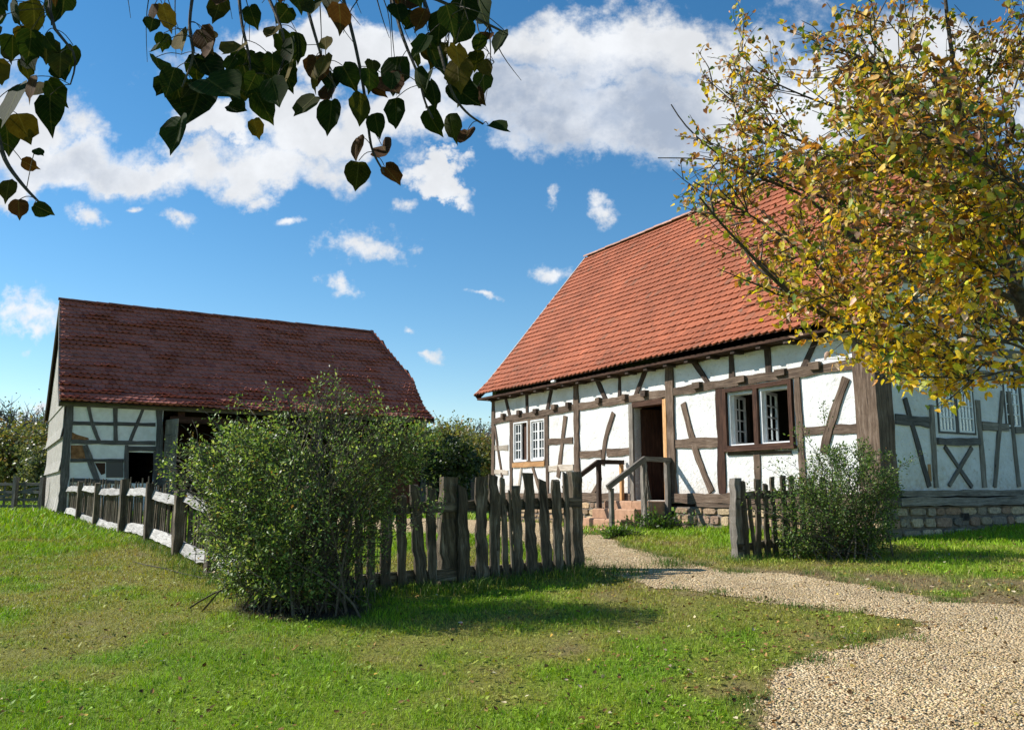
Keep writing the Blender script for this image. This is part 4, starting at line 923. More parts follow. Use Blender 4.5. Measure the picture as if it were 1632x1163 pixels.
# ================================================================ PICKET FENCES
FP0 = np.array([0.735, 10.6, 0.0]); FF = Frame(FP0, V, -U)
c5 = lambda x, y: (540 + x / 3.633, 720 + y / 3.633)
def picket(fr, top, bot, w, parent, t=.03, o=.04, name='picket', extra=.06, rag=.02, mat=W_FENCE, rings=15):
    w = w * .95
    a1, z1 = fr.px(*top, o); a0, z0 = fr.px(*bot, o); gp = fr(a0, 0, o); z0 = G(gp[0], gp[1]) - extra
    m = MB(); P = []; ws = []; wob = 0
    for i in range(rings + 1):
        k = i / rings; wob = wob * .8 + random.uniform(-1, 1) * w * .035
        P.append(fr(a0 + (a1 - a0) * k + wob, z0 + (z1 - z0) * k, o + random.uniform(-.004, .004))); ws.append(w * (1.0 + .1 * math.sin(k * 5 + w * 90) - .12 * k))
    m.stick(P, fr.A, fr.N, ws, t, jit=.16, top_rag=rag); return m.build(name, mat, parent)
fence = thing('picket_fence', (FP0[0], FP0[1], G(.735, 10.6)), 'rough split picket fence between the big shrub and the gravel path', 'fence')
PK = [(-70, 340, -75, 830, .12), (-25, 300, -30, 830, .09), (45, 330, 40, 830, .11), (120, 300, 112, 830, .10), (192, 350, 185, 830, .10), (275, 225, 270, 830, .125), (362, 240, 368, 790, .12), (436, 190, 482, 820, .14), (535, 200, 540, 820, .12),
      (712, 200, 727, 780, .145), (826, 150, 826, 790, .17), (893, 145, 902, 770, .12), (922, 230, 918, 650, .05), (945, 140, 970, 760, .075), (985, 225, 1010, 640, .035), (1022, 210, 1045, 760, .13), (1096, 130, 1120, 740, .165), (1180, 165, 1208, 700, .14), (1254, 150, 1272, 690, .13), (1310, 120, 1332, 700, .085)]
for x0, y0, x1, y1, w_ in PK: picket(FF, c5(x0, y0), c5(x1, y1), w_, fence, t=random.uniform(.022, .04), o=.05, rag=.045)
for x0, y0, x1, y1, w_ in ((640, 145, 628, 800, .22), (1362, 115, 1376, 700, .17), (-150, 200, -150, 820, .17)): picket(FF, c5(x0, y0), c5(x1, y1), w_, fence, t=.13, o=-.06, name='fence_post', extra=.2, rag=.006)
def frail(fr, a0, a1, z0, z1, parent, w=.12, t=.05, o=0.0, name='rail', mat=W_FENCE):
    n = 14; m = MB(); P = [fr(a0 + (a1 - a0) * i / n, z0 + (z1 - z0) * i / n + random.uniform(-.008, .008), o) for i in range(n + 1)]; m.stick(P, Z, fr.N, [w * random.uniform(.85, 1.15) for _ in P], t, jit=.1); return m.build(name, mat, parent)
aL, zL = FF.px(*c5(-160, 345)); aR, zR = FF.px(*c5(1400, 290)); frail(FF, aL, aR, zL, zR, fence)
aL, zL = FF.px(*c5(-160, 770)); aR, zR = FF.px(*c5(1340, 655)); frail(FF, aL, aR, zL, zR, fence, w=.13)
post2 = on_ground(1177, 891); FF2 = Frame(np.array([post2[0], post2[1], 0]), V, -U)
fence2 = thing('picket_fence', (post2[0], post2[1], G(post2[0], post2[1])), 'short picket fence running into the dense shrub beside the path', 'fence')
picket(FF2, (1172, 762), (1178, 890), .15, fence2, t=.12, o=-.04, name='fence_post', extra=.2, rag=.005, mat=W_GREY)
for x0, y0, x1, y1, w_ in ((1184, 766, 1192, 885, .06), (1193, 790, 1204, 885, .05), (1207, 764, 1209, 884, .10), (1219, 772, 1224, 884, .09), (1230, 760, 1237, 884, .085), (1247, 757, 1253, 882, .095), (1261, 757, 1268, 882, .10), (1277, 760, 1282, 882, .09), (1293, 762, 1296, 882, .1), (1310, 760, 1313, 882, .1), (1328, 765, 1330, 882, .1)):
    picket(FF2, (x0, y0), (x1, y1), w_, fence2, t=.03, o=.05)
frail(FF2, -.02, 1.7, -.08 + .02, -.0, fence2, w=.1); frail(FF2, -.02, 1.7, -.72, -.62, fence2, w=.1)

# rail-and-stake fence running from the barn to the corner behind the shrub
Q0 = np.array([-12.55, 24.15]); Q1 = np.array([-4.52, 11.93]); Q2 = np.array([-2.45, 8.78]); DQ = (Q1 - Q0) / np.linalg.norm(Q1 - Q0)
rfence = thing('rail_fence', (Q1[0], Q1[1], G(*Q1)), 'low post and rail fence with thin upright stakes from the barn corner to the shrub', 'fence')
def on_line(px):
    r = ray(px, 800)[:2]; A_ = np.array([r, -DQ]).T; s = np.linalg.solve(A_, Q0); return float(s[1])
ks = [on_line(p) for p in (104, 131, 159, 204, 246, 294)]; last = ks[-1]; ks += [last + 1.9, last + 3.75]
D3 = np.array([DQ[0], DQ[1], 0]); N3 = np.array([-DQ[1], DQ[0], 0]); N3 = N3 if N3[0] < 0 else -N3     # towards the lawn on the left
for i, k in enumerate(ks):
    b = Q0 + DQ * k; g_ = G(*b); hgt = (1.02, .98, .95, 1.02, .93, .90, 1.0, 1.0)[i]; w_ = (.17, .14, .13, .17, .13, .16, .16, .18)[i]; m = MB()
    lean = D3 * random.uniform(-.06, .06); m.stick([np.array([b[0], b[1], g_ - .15]) + lean * t + Z * (hgt + .15) * t + N3 * .07 for t in np.linspace(0, 1, 8)], D3, N3, w_, w_ * .8, jit=.1, top_rag=.01)
    m.build('fence_post', W_FENCE, rfence)
for i in range(len(ks) - 1):
    for zz_, w_ in ((.77, .15), (.13, .17)):
        a = Q0 + DQ * (ks[i] - .02); b = Q0 + DQ * (ks[i + 1] + .02); n = 12; P = []; ws = []; dz0, dz1 = random.uniform(-.06, .06), random.uniform(-.06, .06); bow = random.uniform(-.04, .05)
        for j in range(n + 1):
            t = j / n; p = a + (b - a) * t; P.append(np.array([p[0], p[1], G(*p) + zz_ + dz0 * (1 - t) + dz1 * t + bow * math.sin(math.pi * t) + random.uniform(-.005, .005)]) + N3 * .0); ws.append(w_ * random.uniform(.90, 1.10) * (1 - .15 * abs(2 * t - 1)))
        m = MB(); tilt = unit(Z + N3 * -.35); m.stick(P, tilt, np.cross(tilt, D3), ws, .07, jit=.12); m.build('rail', W_RAIL, rfence)
ns = 0; k = ks[0] + .12
while k < ks[-1] and ns < 99:
    p = Q0 + DQ * k; g_ = G(*p); h = random.uniform(.86, 1.08); m = MB(); o = np.array([p[0], p[1], g_ - .04]) - N3 * .07; ln = D3 * random.uniform(-.05, .05) + N3 * random.uniform(-.02, .02)
    m.tube([o + ln * t + Z * (h + .04) * t + D3 * .01 * math.sin(t * 6 + k * 9) for t in np.linspace(0, 1, 5)], [.02, .019, .018, .016, .012], 5); m.build('stake', W_FENCE, rfence); ns += 1
    k += random.uniform(.145, .185)

# far gate left of the barn and slatted fence between the buildings
def plank_fence(name, label, p0, p1, nposts, hgt, kindp, mat, cat):
    p0 = np.array(p0, float); p1 = np.array(p1, float); D = (p1 - p0); L = np.linalg.norm(D); D /= L; D_ = np.array([*D, 0]); N_ = np.array([-D[1], D[0], 0]); f = thing(name, (*p0, G(*p0)), label, cat)
    for i in range(nposts):
        p = p0 + D * L * i / (nposts - 1); m = MB(); m.stick([np.array([*p, G(*p) - .1 + (hgt + .2) * t]) for t in np.linspace(0, 1, 4)], D_, N_, .13, .13); m.build('fence_post', mat, f)
    if kindp == 'bars':
        for z in (.2, .42, .66, .92): m = MB(); m.stick([np.array([*(p0 + D * L * t), G(*(p0 + D * L * t)) + z]) + N_ * .07 for t in np.linspace(0, 1, 8)], Z, N_, .09, .03); m.build('bar', mat, f)
        m = MB(); m.stick([np.array([*(p0 + D * L * t), G(*p0) + .25 + .6 * t]) + N_ * .1 for t in np.linspace(.4, 1, 5)], Z, N_, .09, .03); m.build('bar', mat, f)
        for t in (.25, .5, .75): p = p0 + D * L * t; m = MB(); m.stick([np.array([*p, G(*p) + z]) + N_ * .1 for z in (.15, 1.0)], D_, N_, .08, .03); m.build('bar', mat, f)
    else:
        for z in (.3, .95): m = MB(); m.stick([np.array([*(p0 + D * L * t), G(*(p0 + D * L * t)) + z]) + N_ * .05 for t in np.linspace(0, 1, 8)], Z, N_, .08, .03); m.build('rail', mat, f)
        n = min(90, int(L / .17))
        for i in range(n): p = p0 + D * L * (i + .5) / n; m = MB(); hh = hgt * random.uniform(.9, 1.02); m.stick([np.array([*p, G(*p) + .05 + hh * t]) + N_ * .08 for t in (0, .5, 1)], D_, N_, .08, .02, jit=.05); m.build('picket', mat, f)
    return f
a = at(-60, 800, 29.0); b = at(66, 800, 28.0); plank_fence('field_gate', 'dark barred wooden gate across the grass left of the barn', a[:2], b[:2], 4, 1.05, 'bars', W_BARN, 'gate')
a = at(655, 800, 30.0); b = at(800, 800, 31.0); plank_fence('paling_fence', 'dark paling fence in the gap between barn and house', a[:2], b[:2], 4, 1.15, 'pal', W_BARN, 'fence')

# ================================================================ VEGETATION
def mesh_tubes(items, name, mat, parent, sides=3):
    m = MB()
    for P, r in items: m.tube(P, r, sides)
    return m.build(name, mat, parent)
def shrub(name, label, cat, base, targets, leafN, leafL, cols, wts, stems=50, spread=.35, fullfrac=.12, twl=.45, up=.5, mat=LEAF, twigmat=TWIG, group=None, wr=.5, shape=DIAMOND, rad=.011, clump=.75):
    base = np.array(base, float); o = thing(name, base, label, cat, group); T = np.array(targets); n = len(T); tubes = []; LP, LD = [], []
    for i in range(n):
        t = T[i]; b = base + np.array([random.gauss(0, spread), random.gauss(0, spread * .7), 0]); b[2] = G(b[0], b[1]) - .03
        mid = b * .45 + t * .55 + np.array([0, 0, up * .35 * np.linalg.norm(t - b)]) - (t - b) * np.array([.25, .25, 0]) ; full = i < stems
        def bez(s): return b * (1 - s) ** 2 + mid * 2 * s * (1 - s) + t * s * s
        Ls = np.linalg.norm(t - b) + .01; s0 = 0 if full else max(0, 1 - twl * random.uniform(.7, 1.3) / Ls)
        P = [bez(s0 + (1 - s0) * k / 7) + (rng.normal(0, .008, 3) if 0 < k < 7 else 0) for k in range(8)]
        r0 = rad if full else .004; tubes.append((P, [r0 * (1 - .8 * k / 7) + .0012 for k in range(8)]))
        m_ = leafN if not full else int(leafN * 1.3)
        for _ in range(m_):
            s = 1 - (1 - max(s0, .10 if full else .35)) * random.random() ** (1.0 if full else 1.2); q = bez(s); dr = unit(bez(min(s + .05, 1.0)) - bez(s - .05)); sd = unit(rng.normal(0, 1, 3)); sd = unit(sd - dr * (sd @ dr)); off = sd * abs(random.gauss(0, .05)) * (leafL / .035) ** .5
            LP.append(q + off); LD.append(dr * .5 + sd + np.array([0, 0, .1]))
    mesh_tubes(tubes, 'stems', twigmat, o)
    LP = np.array(LP); LD = np.array(LD); cn = fbm(LP[:, 0] * 2.6 + LP[:, 2] * 2.0 + 11, LP[:, 1] * 2.3 - LP[:, 2] * 2.5 + 31, 3); kp = rng.random(len(LP)) < np.clip(clump + (1 - clump) * smooth(.38, .58, cn), 0, 1); LP, LD = LP[kp], LD[kp]; N = len(LP); L = leafL * rng.uniform(.6, 1.35, N); Nn = np.array([0, 0, 1.0]) + rng.normal(0, .75, (N, 3))
    leaves('foliage', LP, LD, Nn, L, L * wr * rng.uniform(.8, 1.2, N), palette(cols, wts, N), mat, o, shape=shape)
    return o
def sample_poly(poly, n, yc, thick, dens=None):
    poly = np.array(poly, float); x0, y0 = poly.min(0); x1, y1 = poly.max(0); out = []; mid = (poly.mean(0))
    while len(out) < n:
        x = random.uniform(x0, x1); y = random.uniform(y0, y1)
        if not inside(poly, np.array([x]), np.array([y]))[0]: continue
        if dens and random.random() > dens(x, y): continue
        e = dist_poly(poly, np.array([x]), np.array([y]))[0]; rr = min(1.0, -e / (0.33 * (y1 - y0))); d = thick * math.sqrt(max(0.02, 1 - (1 - rr) ** 2)); yy = yc + random.uniform(-1, 1) * d
        p = at(x, y, yy); gg = G(p[0], p[1])
        if p[2] < gg + .03: p[2] = gg + .03 + random.random() * .1
        out.append(p)
    return out
B1 = [(246, 752), (256, 700), (292, 704), (332, 690), (362, 674), (410, 664), (455, 642), (490, 618), (520, 600), (532, 580), (546, 600), (572, 630), (610, 640), (655, 655), (706, 684), (696, 722), (664, 752), (638, 800), (632, 860), (605, 915), (575, 950), (520, 968), (440, 975), (380, 968), (340, 945), (308, 905), (290, 855), (300, 805), (268, 780)]
def den1(x, y):
    d = 1.0
    if x > 555 and y > 770: d *= .22
    if y > 880: d *= .75
    if y < 668: d *= .30
    if y < 645: d *= .4
    return d
GREEN = [(.17, .27, .06), (.27, .38, .10), (.07, .13, .035), (.40, .46, .19), (.34, .20, .07)]
base1 = on_ground(480, 968); yb = base1[1]
t1 = sample_poly(B1, 1050, yb + .05, .95, den1) + sample_poly(B1, 260, yb + .05, .5, lambda x, y: 1.0 if -dist_poly(np.array(B1, float), np.array([x]), np.array([y]))[0] < 32 else 0.02) + sample_poly([(330, 860), (600, 860), (585, 940), (520, 968), (390, 968), (335, 940)], 170, yb - .05, .6)
# long upright sprays above the crown
SPR = [(535, 572), (541, 592), (527, 606), (550, 612), (455, 622), (449, 640), (597, 612), (608, 626), (318, 650), (288, 676), (668, 652), (712, 676), (702, 706), (372, 632), (416, 638), (538, 585), (546, 600), (530, 596), (505, 604), (503, 640), (452, 648), (560, 625), (585, 640), (598, 628), (340, 656), (345, 638), (330, 664), (306, 668), (300, 697), (322, 690), (650, 668), (690, 688), (700, 700), (425, 640), (255, 742), (258, 728), (474, 630), (620, 650)]
t1 += [at(x, y, yb + random.uniform(-.4, .4)) for x, y in SPR]
for _ in range(26):
    a = random.uniform(-.25, math.pi * .6); e_ = random.uniform(.98, 1.10); t1.append(at(475 + 215 * e_ * math.cos(a), 790 - 168 * e_ * math.sin(a), yb + random.uniform(-.5, .5)))
random.shuffle(t1)
shrub('big_shrub', 'big round green shrub with arching sprays in front of the fence corner', 'shrub', base1, t1, 50, .036, GREEN, [5, 5, 4, 2.4, .5], stems=70, spread=.34, twl=.6, clump=.12)
B2 = [(1215, 800), (1245, 765), (1280, 745), (1290, 715), (1330, 705), (1375, 700), (1410, 712), (1438, 740), (1440, 790), (1436, 850), (1420, 880), (1350, 890), (1290, 892), (1240, 885), (1225, 850)]
base2 = on_ground(1345, 888); t2 = sample_poly(B2, 520, base2[1] + .1, .7) + [at(x, y, base2[1] + random.uniform(-.2, .2)) for x, y in ((1312, 640), (1312, 660), (1272, 678), (1280, 700), (1265, 690), (1178, 790), (1190, 775), (1210, 740), (1225, 735), (1240, 728), (1175, 810), (1470, 722), (1455, 735))]
random.shuffle(t2)
shrub('dense_shrub', 'dense dark green shrub at the house corner swallowing the end of the short fence', 'shrub', base2, t2, 56, .036, GREEN, [4, 1.5, 8, .5, .1], stems=50, spread=.25, twl=.45, clump=.3)
# low leafy plant by the steps and weeds
for (x, y, wpx, hh, lab) in ((1045, 848, 62, .32, 'bright leafy herb clump at the foot of the handrail post'), (1122, 842, 55, .24, 'strappy green weed tuft against the sandstone foundation'), (985, 858, 40, .16, 'small weed patch beside the lowest sandstone step')):
    b = on_ground(x, y); t = [b + np.array([random.gauss(0, .3) * wpx / 62, random.gauss(0, .12), hh * random.uniform(.3, 1.1)]) for _ in range(60)]
    shrub('herb_clump', lab, 'plant', b, t, 18, .06, [(.09, .18, .02), (.13, .24, .035), (.06, .12, .02)], [3, 3, 1], stems=30, spread=.14, twl=.25, wr=.42)
b = on_ground(1155, 840); t = [at(random.gauss(1152, 14), random.uniform(790, 838), b[1] + random.uniform(-.2, .3)) for _ in range(45)]
shrub('yellowing_sapling', 'thin yellow green sapling between the steps and the short fence post', 'plant', b, t, 16, .05, [(.2, .2, .04), (.12, .17, .03)], [2, 2], stems=10, spread=.1)
# tufts of longer grass along fence feet
def tufts(name, label, pts, n, H, wd=.006, spread=.12):
    P = []
    for p in pts: P.append(np.array(p)[None] + rng.normal(0, spread, (n, 2)))
    P = np.concatenate(P); N = len(P); h_ = H * rng.uniform(.4, 1.25, N); a = rng.uniform(0, 6.28, N); lean = rng.normal(0, .4, (N, 2)) * h_[:, None]
    b = np.stack([P[:, 0], P[:, 1], gz(P[:, 0], P[:, 1]) - .005], 1); s = np.stack([np.cos(a), np.sin(a), 0 * a], 1) * wd * .5
    mid = b + np.concatenate([lean * .3, h_[:, None] * .6], 1); tip = b + np.concatenate([lean, h_[:, None] * .92], 1)
    tag(soup(name, np.stack([b - s, b + s, mid + s * .8, mid - s * .8, tip], 1), [(0, 1, 2, 3), (3, 2, 4)], 5, palette([(.07, .15, .018), (.12, .2, .03), (.25, .22, .09)], [4, 3, 1], N), GRASS), label=label, cat='grass', kind='stuff')
ft = [FF(a, 0, random.uniform(-.05, .55))[:2] for a in np.arange(-3.2, .35, .09)] + [FF(.3 + random.random() * 1.0, 0, .25 + random.random() * .5)[:2] for _ in range(5)]
tufts('fence_foot_grass', 'long dark grass growing along the picket fence foot', ft, 90, .13)
ft = [FF2(a, 0, random.uniform(-.05, .25))[:2] for a in np.arange(-.2, 2.6, .1)] + [Q0 + DQ * k + N3[:2] * random.uniform(0, .25) for k in np.arange(3, ks[-1], .14)]
ft += [on_ground(random.uniform(1085, 1150), 846 + random.random() * 4)[:2] for _ in range(9)]
tufts('verge_grass', 'tufts of longer grass along the fence posts and shrubs', ft, 60, .10)
edge = []
for i in range(len(PATH)):
    a, b = PATH[i], PATH[(i + 1) % len(PATH)]; L_ = np.linalg.norm(b - a)
    if a[1] > 18 or a[1] < 4 or L_ > 30: continue
    for q in np.arange(0, 1, .13 / max(L_, .14)):
        p = a + (b - a) * q + rng.normal(0, .10, 2)
        if random.random() < .42 + .9 * (float(fbm(np.array([p[0] * 2]), np.array([p[1] * 2]))[0]) - .5) and 4.2 < p[1] < 16 and path_d(np.array([p[0]]), np.array([p[1]]))[0] > -.16: edge.append(p)
tufts('path_edge_grass', 'ragged grass tufts creeping over the gravel path edge', edge, 75, .055, wd=.0055, spread=.07)
N = 15000; y = 4.7 + rng.random(N) ** 1.3 * 10; x = rng.uniform(-1, 1, N) * (.62 * y + .3); c, cov, dry = lawn(x, y)
k = (fbm(x * 1.4 + 70, y * 1.4, 4) > .50) & (path_d(x, y) > .05) & (cov > .5); x, y, c = x[k], y[k], c[k]; N = len(x); an = rng.uniform(0, 6.28, N)
L = rng.uniform(.02, .05, N); Dd = np.stack([np.cos(an), np.sin(an), rng.uniform(.1, .7, N)], 1)
tag(leaves('clover', np.stack([x, y, gz(x, y) + rng.uniform(.01, .03, N)], 1), Dd, np.array([0, 0, 1]) + rng.normal(0, .3, (N, 3)), L, L * .6, np.clip(c * rng.uniform(.6, 1.15, (N, 1)), .003, 1), GRASS, None), label='broad leaved clover and weeds among the lawn grass', cat='weeds', kind='stuff')
# fallen leaves
N = 11000; y = 4.8 + rng.random(N) ** 1.2 * 9; x = rng.uniform(-1, 1, N) * (.62 * y + .3)
k = rng.random(N) < np.clip(.18 + .8 * smooth(-1, 3, x) * smooth(11.5, 8, y) + .25 * (fbm(x, y) - .5), 0, 1) * np.where(path_d(x, y) < -.1, .25, 1.0); x, y = x[k], y[k]; N = len(x)
L = rng.uniform(.016, .038, N); Dd = np.stack([rng.normal(0, 1, N), rng.normal(0, 1, N), rng.normal(0, .25, N)], 1)
o = leaves('fallen_leaves', np.stack([x, y, gz(x, y) + rng.uniform(.012, .03, N)], 1), Dd, np.array([0, 0, 1]) + rng.normal(0, .35, (N, 3)), L, L * .8, palette([(.2, .11, .045), (.32, .2, .08), (.10, .06, .03), (.5, .36, .08), (.5, .42, .28)], [4, 4, 4, 1.6, 1.4], N), LITTER, None, shape=HEART, fold=.3, curl=.5)
tag(o, 'dry brown leaves scattered over the lawn and path edge', 'leaves', kind='stuff')
# fallen stick on the lawn, white scrap by the gate post
stk = [on_ground(x, y) + Z * .02 for x, y in ((212, 897), (235, 903), (262, 908), (290, 916), (325, 924))]
m = MB(); m.tube(stk, [.004, .006, .007, .007, .008], 5); m.tube([stk[2], stk[2] + np.array([.12, .1, .02])], [.004, .002], 4); tag(m.build('fallen_twig', BARK), 'thin dark twig lying on the sunny lawn left of the big shrub', 'twig')

# ---- right tree, autumn linden
def smoothline(P, n=24):
    P = np.array(P); t = np.linspace(0, 1, len(P)); tt = np.linspace(0, 1, n); Q = np.stack([np.interp(tt, t, P[:, i]) for i in range(3)], 1)
    for _ in range(3): Q[1:-1] = (Q[:-2] + 2 * Q[1:-1] + Q[2:]) / 4
    return Q
c3 = lambda x, y: (1020 + x / 2.114, 110 + y / 2.114)
TY = 5.9
trunk_pts = [at(1775, 1010, TY + .3), at(1745, 880, TY + .25), at(1705, 740, TY + .2), at(1662, 590, TY + .1), at(1618, 450, TY), at(1568, 340, TY), at(1545, 240, TY), at(1528, 150, TY), at(1510, 40, TY), at(1500, -80, TY)]
gtr = G(trunk_pts[0][0], trunk_pts[0][1]); trunk_pts[0][2] = gtr - .1; trunk_pts[1][2] = max(trunk_pts[1][2], gtr + .3)
tree = thing('autumn_linden_tree', (trunk_pts[0][0], trunk_pts[0][1], gtr), 'young tree with yellow, green and rust autumn leaves spreading over the house corner', 'tree')
TP = smoothline(trunk_pts, 40); m = MB(); m.tube(TP, [.012 + .09 * (1 - i / 39) ** 1.7 for i in range(40)], 9); m.build('trunk', BARK, tree, smooth=True)
LIMB = [([(1294, 1000), (1100, 985), (950, 955), (820, 905), (660, 850), (540, 790), (430, 690), (350, 600), (270, 520), (200, 430)], 5.6, 4.9, .026),
        ([(1294, 840), (1150, 845), (1000, 835), (860, 795), (700, 730), (600, 670), (520, 590), (400, 510), (270, 430), (180, 380)], 5.8, 5.6, .018),
        ([(1294, 745), (1100, 740), (1000, 710), (900, 680), (800, 630), (700, 570), (640, 490), (540, 410), (430, 380), (330, 335), (250, 280), (150, 200), (105, 120)], 5.9, 6.0, .02),
        ([(1294, 160), (1150, 150), (1050, 130), (960, 95), (900, 60), (830, 0), (700, -60)], 5.0, 4.6, .02),
        ([(1180, 600), (1090, 520), (1020, 430), (970, 350), (930, 260), (880, 180), (820, 90), (790, 10), (740, -60)], 5.6, 5.0, .016),
        ([(1150, 560), (1000, 545), (880, 540), (780, 500), (650, 445), (500, 390), (400, 355), (300, 310), (180, 300), (60, 300)], 6.2, 6.4, .016),
        ([(1100, 400), (950, 350), (780, 300), (640, 280), (520, 235), (430, 190), (360, 150), (300, 100), (220, 30)], 6.2, 6.4, .016),
        ([(1085, 300), (960, 200), (800, 160), (650, 130), (500, 70), (400, 20), (330, -60)], 6.3, 6.6, .014),
        ([(1090, 250), (1000, 60), (900, -80), (820, -180)], 6.0, 6.0, .014), ([(1080, 150), (1180, 20), (1290, -100)], 6.0, 5.8, .014),
        ([(1130, 560), (1250, 420), (1330, 300)], 6.0, 5.2, .014), ([(1294, 900), (1180, 930), (1050, 940), (930, 1000), (860, 1020)], 5.4, 5.2, .010),
        ([(1250, 1010), (1150, 1040), (1060, 1040), (950, 1035), (860, 1045)], 5.0, 4.8, .007), ([(1320, 600), (1150, 480), (1000, 400), (850, 330), (700, 330)], 4.6, 4.4, .012),
        ([(1330, 420), (1180, 330), (1040, 250), (900, 200), (760, 200)], 4.3, 4.2, .010), ([(1330, 760), (1180, 680), (1040, 640), (900, 610), (760, 620)], 4.7, 4.6, .010),
        ([(1200, 700), (1000, 600), (850, 480), (760, 420), (600, 320)], 6.6, 7.0, .012), ([(1294, 900), (1100, 850), (900, 700), (760, 660), (560, 680), (440, 620)], 6.4, 6.6, .012), ([(1190, 620), (1010, 480), (860, 440), (700, 380), (560, 330), (440, 260), (320, 200)], 5.4, 5.4, .010),
        ([(1294, 930), (1120, 900), (960, 870), (800, 840), (690, 800), (600, 740)], 5.2, 5.0, .010)]
tubes = []; LPs, LDs = [], []
def crown_ok(p):
    # keep leaves within the crown's real outline
    d = p[1] * math.cos(TH) + p[2] * math.sin(TH); px = CX + FP * p[0] / d; py = CY - FP * (-p[1] * math.sin(TH) + p[2] * math.cos(TH)) / d
    lim = np.interp(py, [-200, 60, 130, 230, 330, 430, 480, 540, 600, 640, 680], [1120, 1090, 1120, 1080, 1085, 1130, 1185, 1250, 1330, 1400, 1700])
    low = np.interp(px, [1085, 1200, 1290, 1370, 1430, 1480, 1530, 1580, 1640, 1800], [440, 510, 560, 610, 620, 652, 640, 625, 612, 640])
    return px > lim - 25 * random.random() and py < low + 8 * random.random()
def sprout(P, r0, n, Lr, lvl):
    m_ = len(P)
    for _ in range(n):
        i = random.randint(int(m_ * .12), m_ - 2); q = P[i]; dr = unit(P[i + 1] - P[i]); sd = unit(rng.normal(0, 1, 3)); sd = unit(sd - dr * (sd @ dr)); L = random.uniform(*Lr) * (1.1 - .4 * i / m_)
        sd = sd * np.array([1, 1, 1]) + np.array([0, .35, 0]); d0 = unit(dr * .9 + sd * .8 + np.array([0, 0, .08])); Q = [q]
        for k in range(6): d0 = unit(d0 + rng.normal(0, .13, 3) + np.array([0, 0, -.02])); Q.append(Q[-1] + d0 * L / 6)
        if not crown_ok(Q[-1]): continue
        Q = np.array(Q); tubes.append((Q, [r0 * (1 - .75 * k / 6) + .001 for k in range(7)]))
        if lvl > 0: sprout(Q, r0 * .5, 4, (Lr[0] * .5, Lr[1] * .5), lvl - 1)
        if lvl < 2:
            for _ in range(13 if lvl == 0 else 9):
                s = random.random() ** .8 * 5.99; k = int(s); p = Q[k] + (Q[k + 1] - Q[k]) * (s - k); LPs.append(p + rng.normal(0, .022, 3)); LDs.append(unit(rng.normal(0, 1, 3)) + np.array([0, 0, -.55]) + unit(Q[k + 1] - Q[k]) * .3)
for pts, y0, y1, r in LIMB:
    n = len(pts); P3 = [at(*c3(*p), y0 + (y1 - y0) * i / (n - 1)) for i, p in enumerate(pts)]; j = np.argmin(np.linalg.norm(TP - P3[0], axis=1)); j = max(0, j - 2)
    if np.linalg.norm(TP[j] - P3[0]) < 2.5: P3 = [TP[j]] + P3
    P = smoothline(P3, 30); tubes.append((P, [r * (1 - .85 * i / 29) + .0015 for i in range(30)])); sprout(P, max(.0035, r * .3), 21, (.3, .85), 1)
mesh_tubes(tubes, 'branches', BARK, tree, sides=5)
LP = np.array(LPs); LD = np.array(LDs); kk = np.array([crown_ok(p) for p in LP]); LP, LD = LP[kk], LD[kk]; N = len(LP); tw_ = smooth(.62, .2, LP[:, 0] / LP[:, 1]); kk = rng.random(N) > .35 * smooth(.5, .2, LP[:, 0] / LP[:, 1]); LP, LD = LP[kk], LD[kk]; N = len(LP)
L = rng.uniform(.020, .048, N) * np.where(LP[:, 1] < 4.9, 1.1, 1.0)
lowf = smooth(1.9, .6, LP[:, 2]); A_ = palette([(.60, .38, .03), (.68, .50, .06), (.32, .34, .04), (.10, .17, .03), (.40, .18, .05), (.24, .11, .06), (.58, .42, .30)], [3, 2.6, 3.4, 2.2, 3.2, 3.2, 3], N)
B_ = palette([(.70, .44, .02), (.72, .52, .05), (.36, .38, .04), (.14, .22, .03), (.5, .24, .05)], [6, 4, 2, 1, 1], N); sel = rng.random(N) < lowf * .8; A_[sel] = B_[sel]; A_ = np.clip(A_ * 1.18, 0, .9)
leaves('crown', LP, LD, unit(rng.normal(0, 1, (N, 3)) + np.array([0, 0, .8])), L, L * rng.uniform(.55, .95, N), A_, LEAF_A, tree, shape=HEART, fold=.4, curl=.8, rough=.04)

# ---- overhanging linden whose leaf sprays hang into the top of the view
ohx, ohy = -2.6, -1.6; og = G(ohx, ohy)
over = thing('overhanging_linden_tree', (ohx, ohy, og), 'linden tree whose dark backlit leaves hang down into the top left of the view', 'tree')
tp = smoothline([(ohx, ohy, og - .1), (ohx + .05, ohy + .05, og + 1.5), (ohx + .1, ohy + .2, og + 3.0), (ohx, ohy + .3, og + 4.6), (ohx - .1, ohy + .2, og + 6.5)], 20)
m = MB(); m.tube(tp, [.17 - .12 * i / 19 for i in range(20)], 10); m.build('trunk', BARK, over, smooth=True)
tubes = []; main = smoothline([tp[10], np.array([-1.6, .0, 1.75]), at(150, -70, 1.9), at(330, -45, 1.75), at(520, -40, 1.7), at(680, -10, 1.75), at(800, 50, 1.8)], 36); tubes.append((main, [.010 * (1 - .85 * i / 35) + .0012 for i in range(36)]))
main2 = smoothline([main[8], at(-60, 60, 1.7), at(-10, 180, 1.65), at(5, 255, 1.65), at(40, 300, 1.65), at(62, 322, 1.65)], 24); tubes.append((main2, [.007 * (1 - .8 * i / 23) + .001 for i in range(24)]))
main3 = smoothline([main[12], at(60, 40, 1.6), at(130, 80, 1.6), at(112, 135, 1.6)], 10); tubes.append((main3, [.005 - .0004 * i for i in range(10)]))
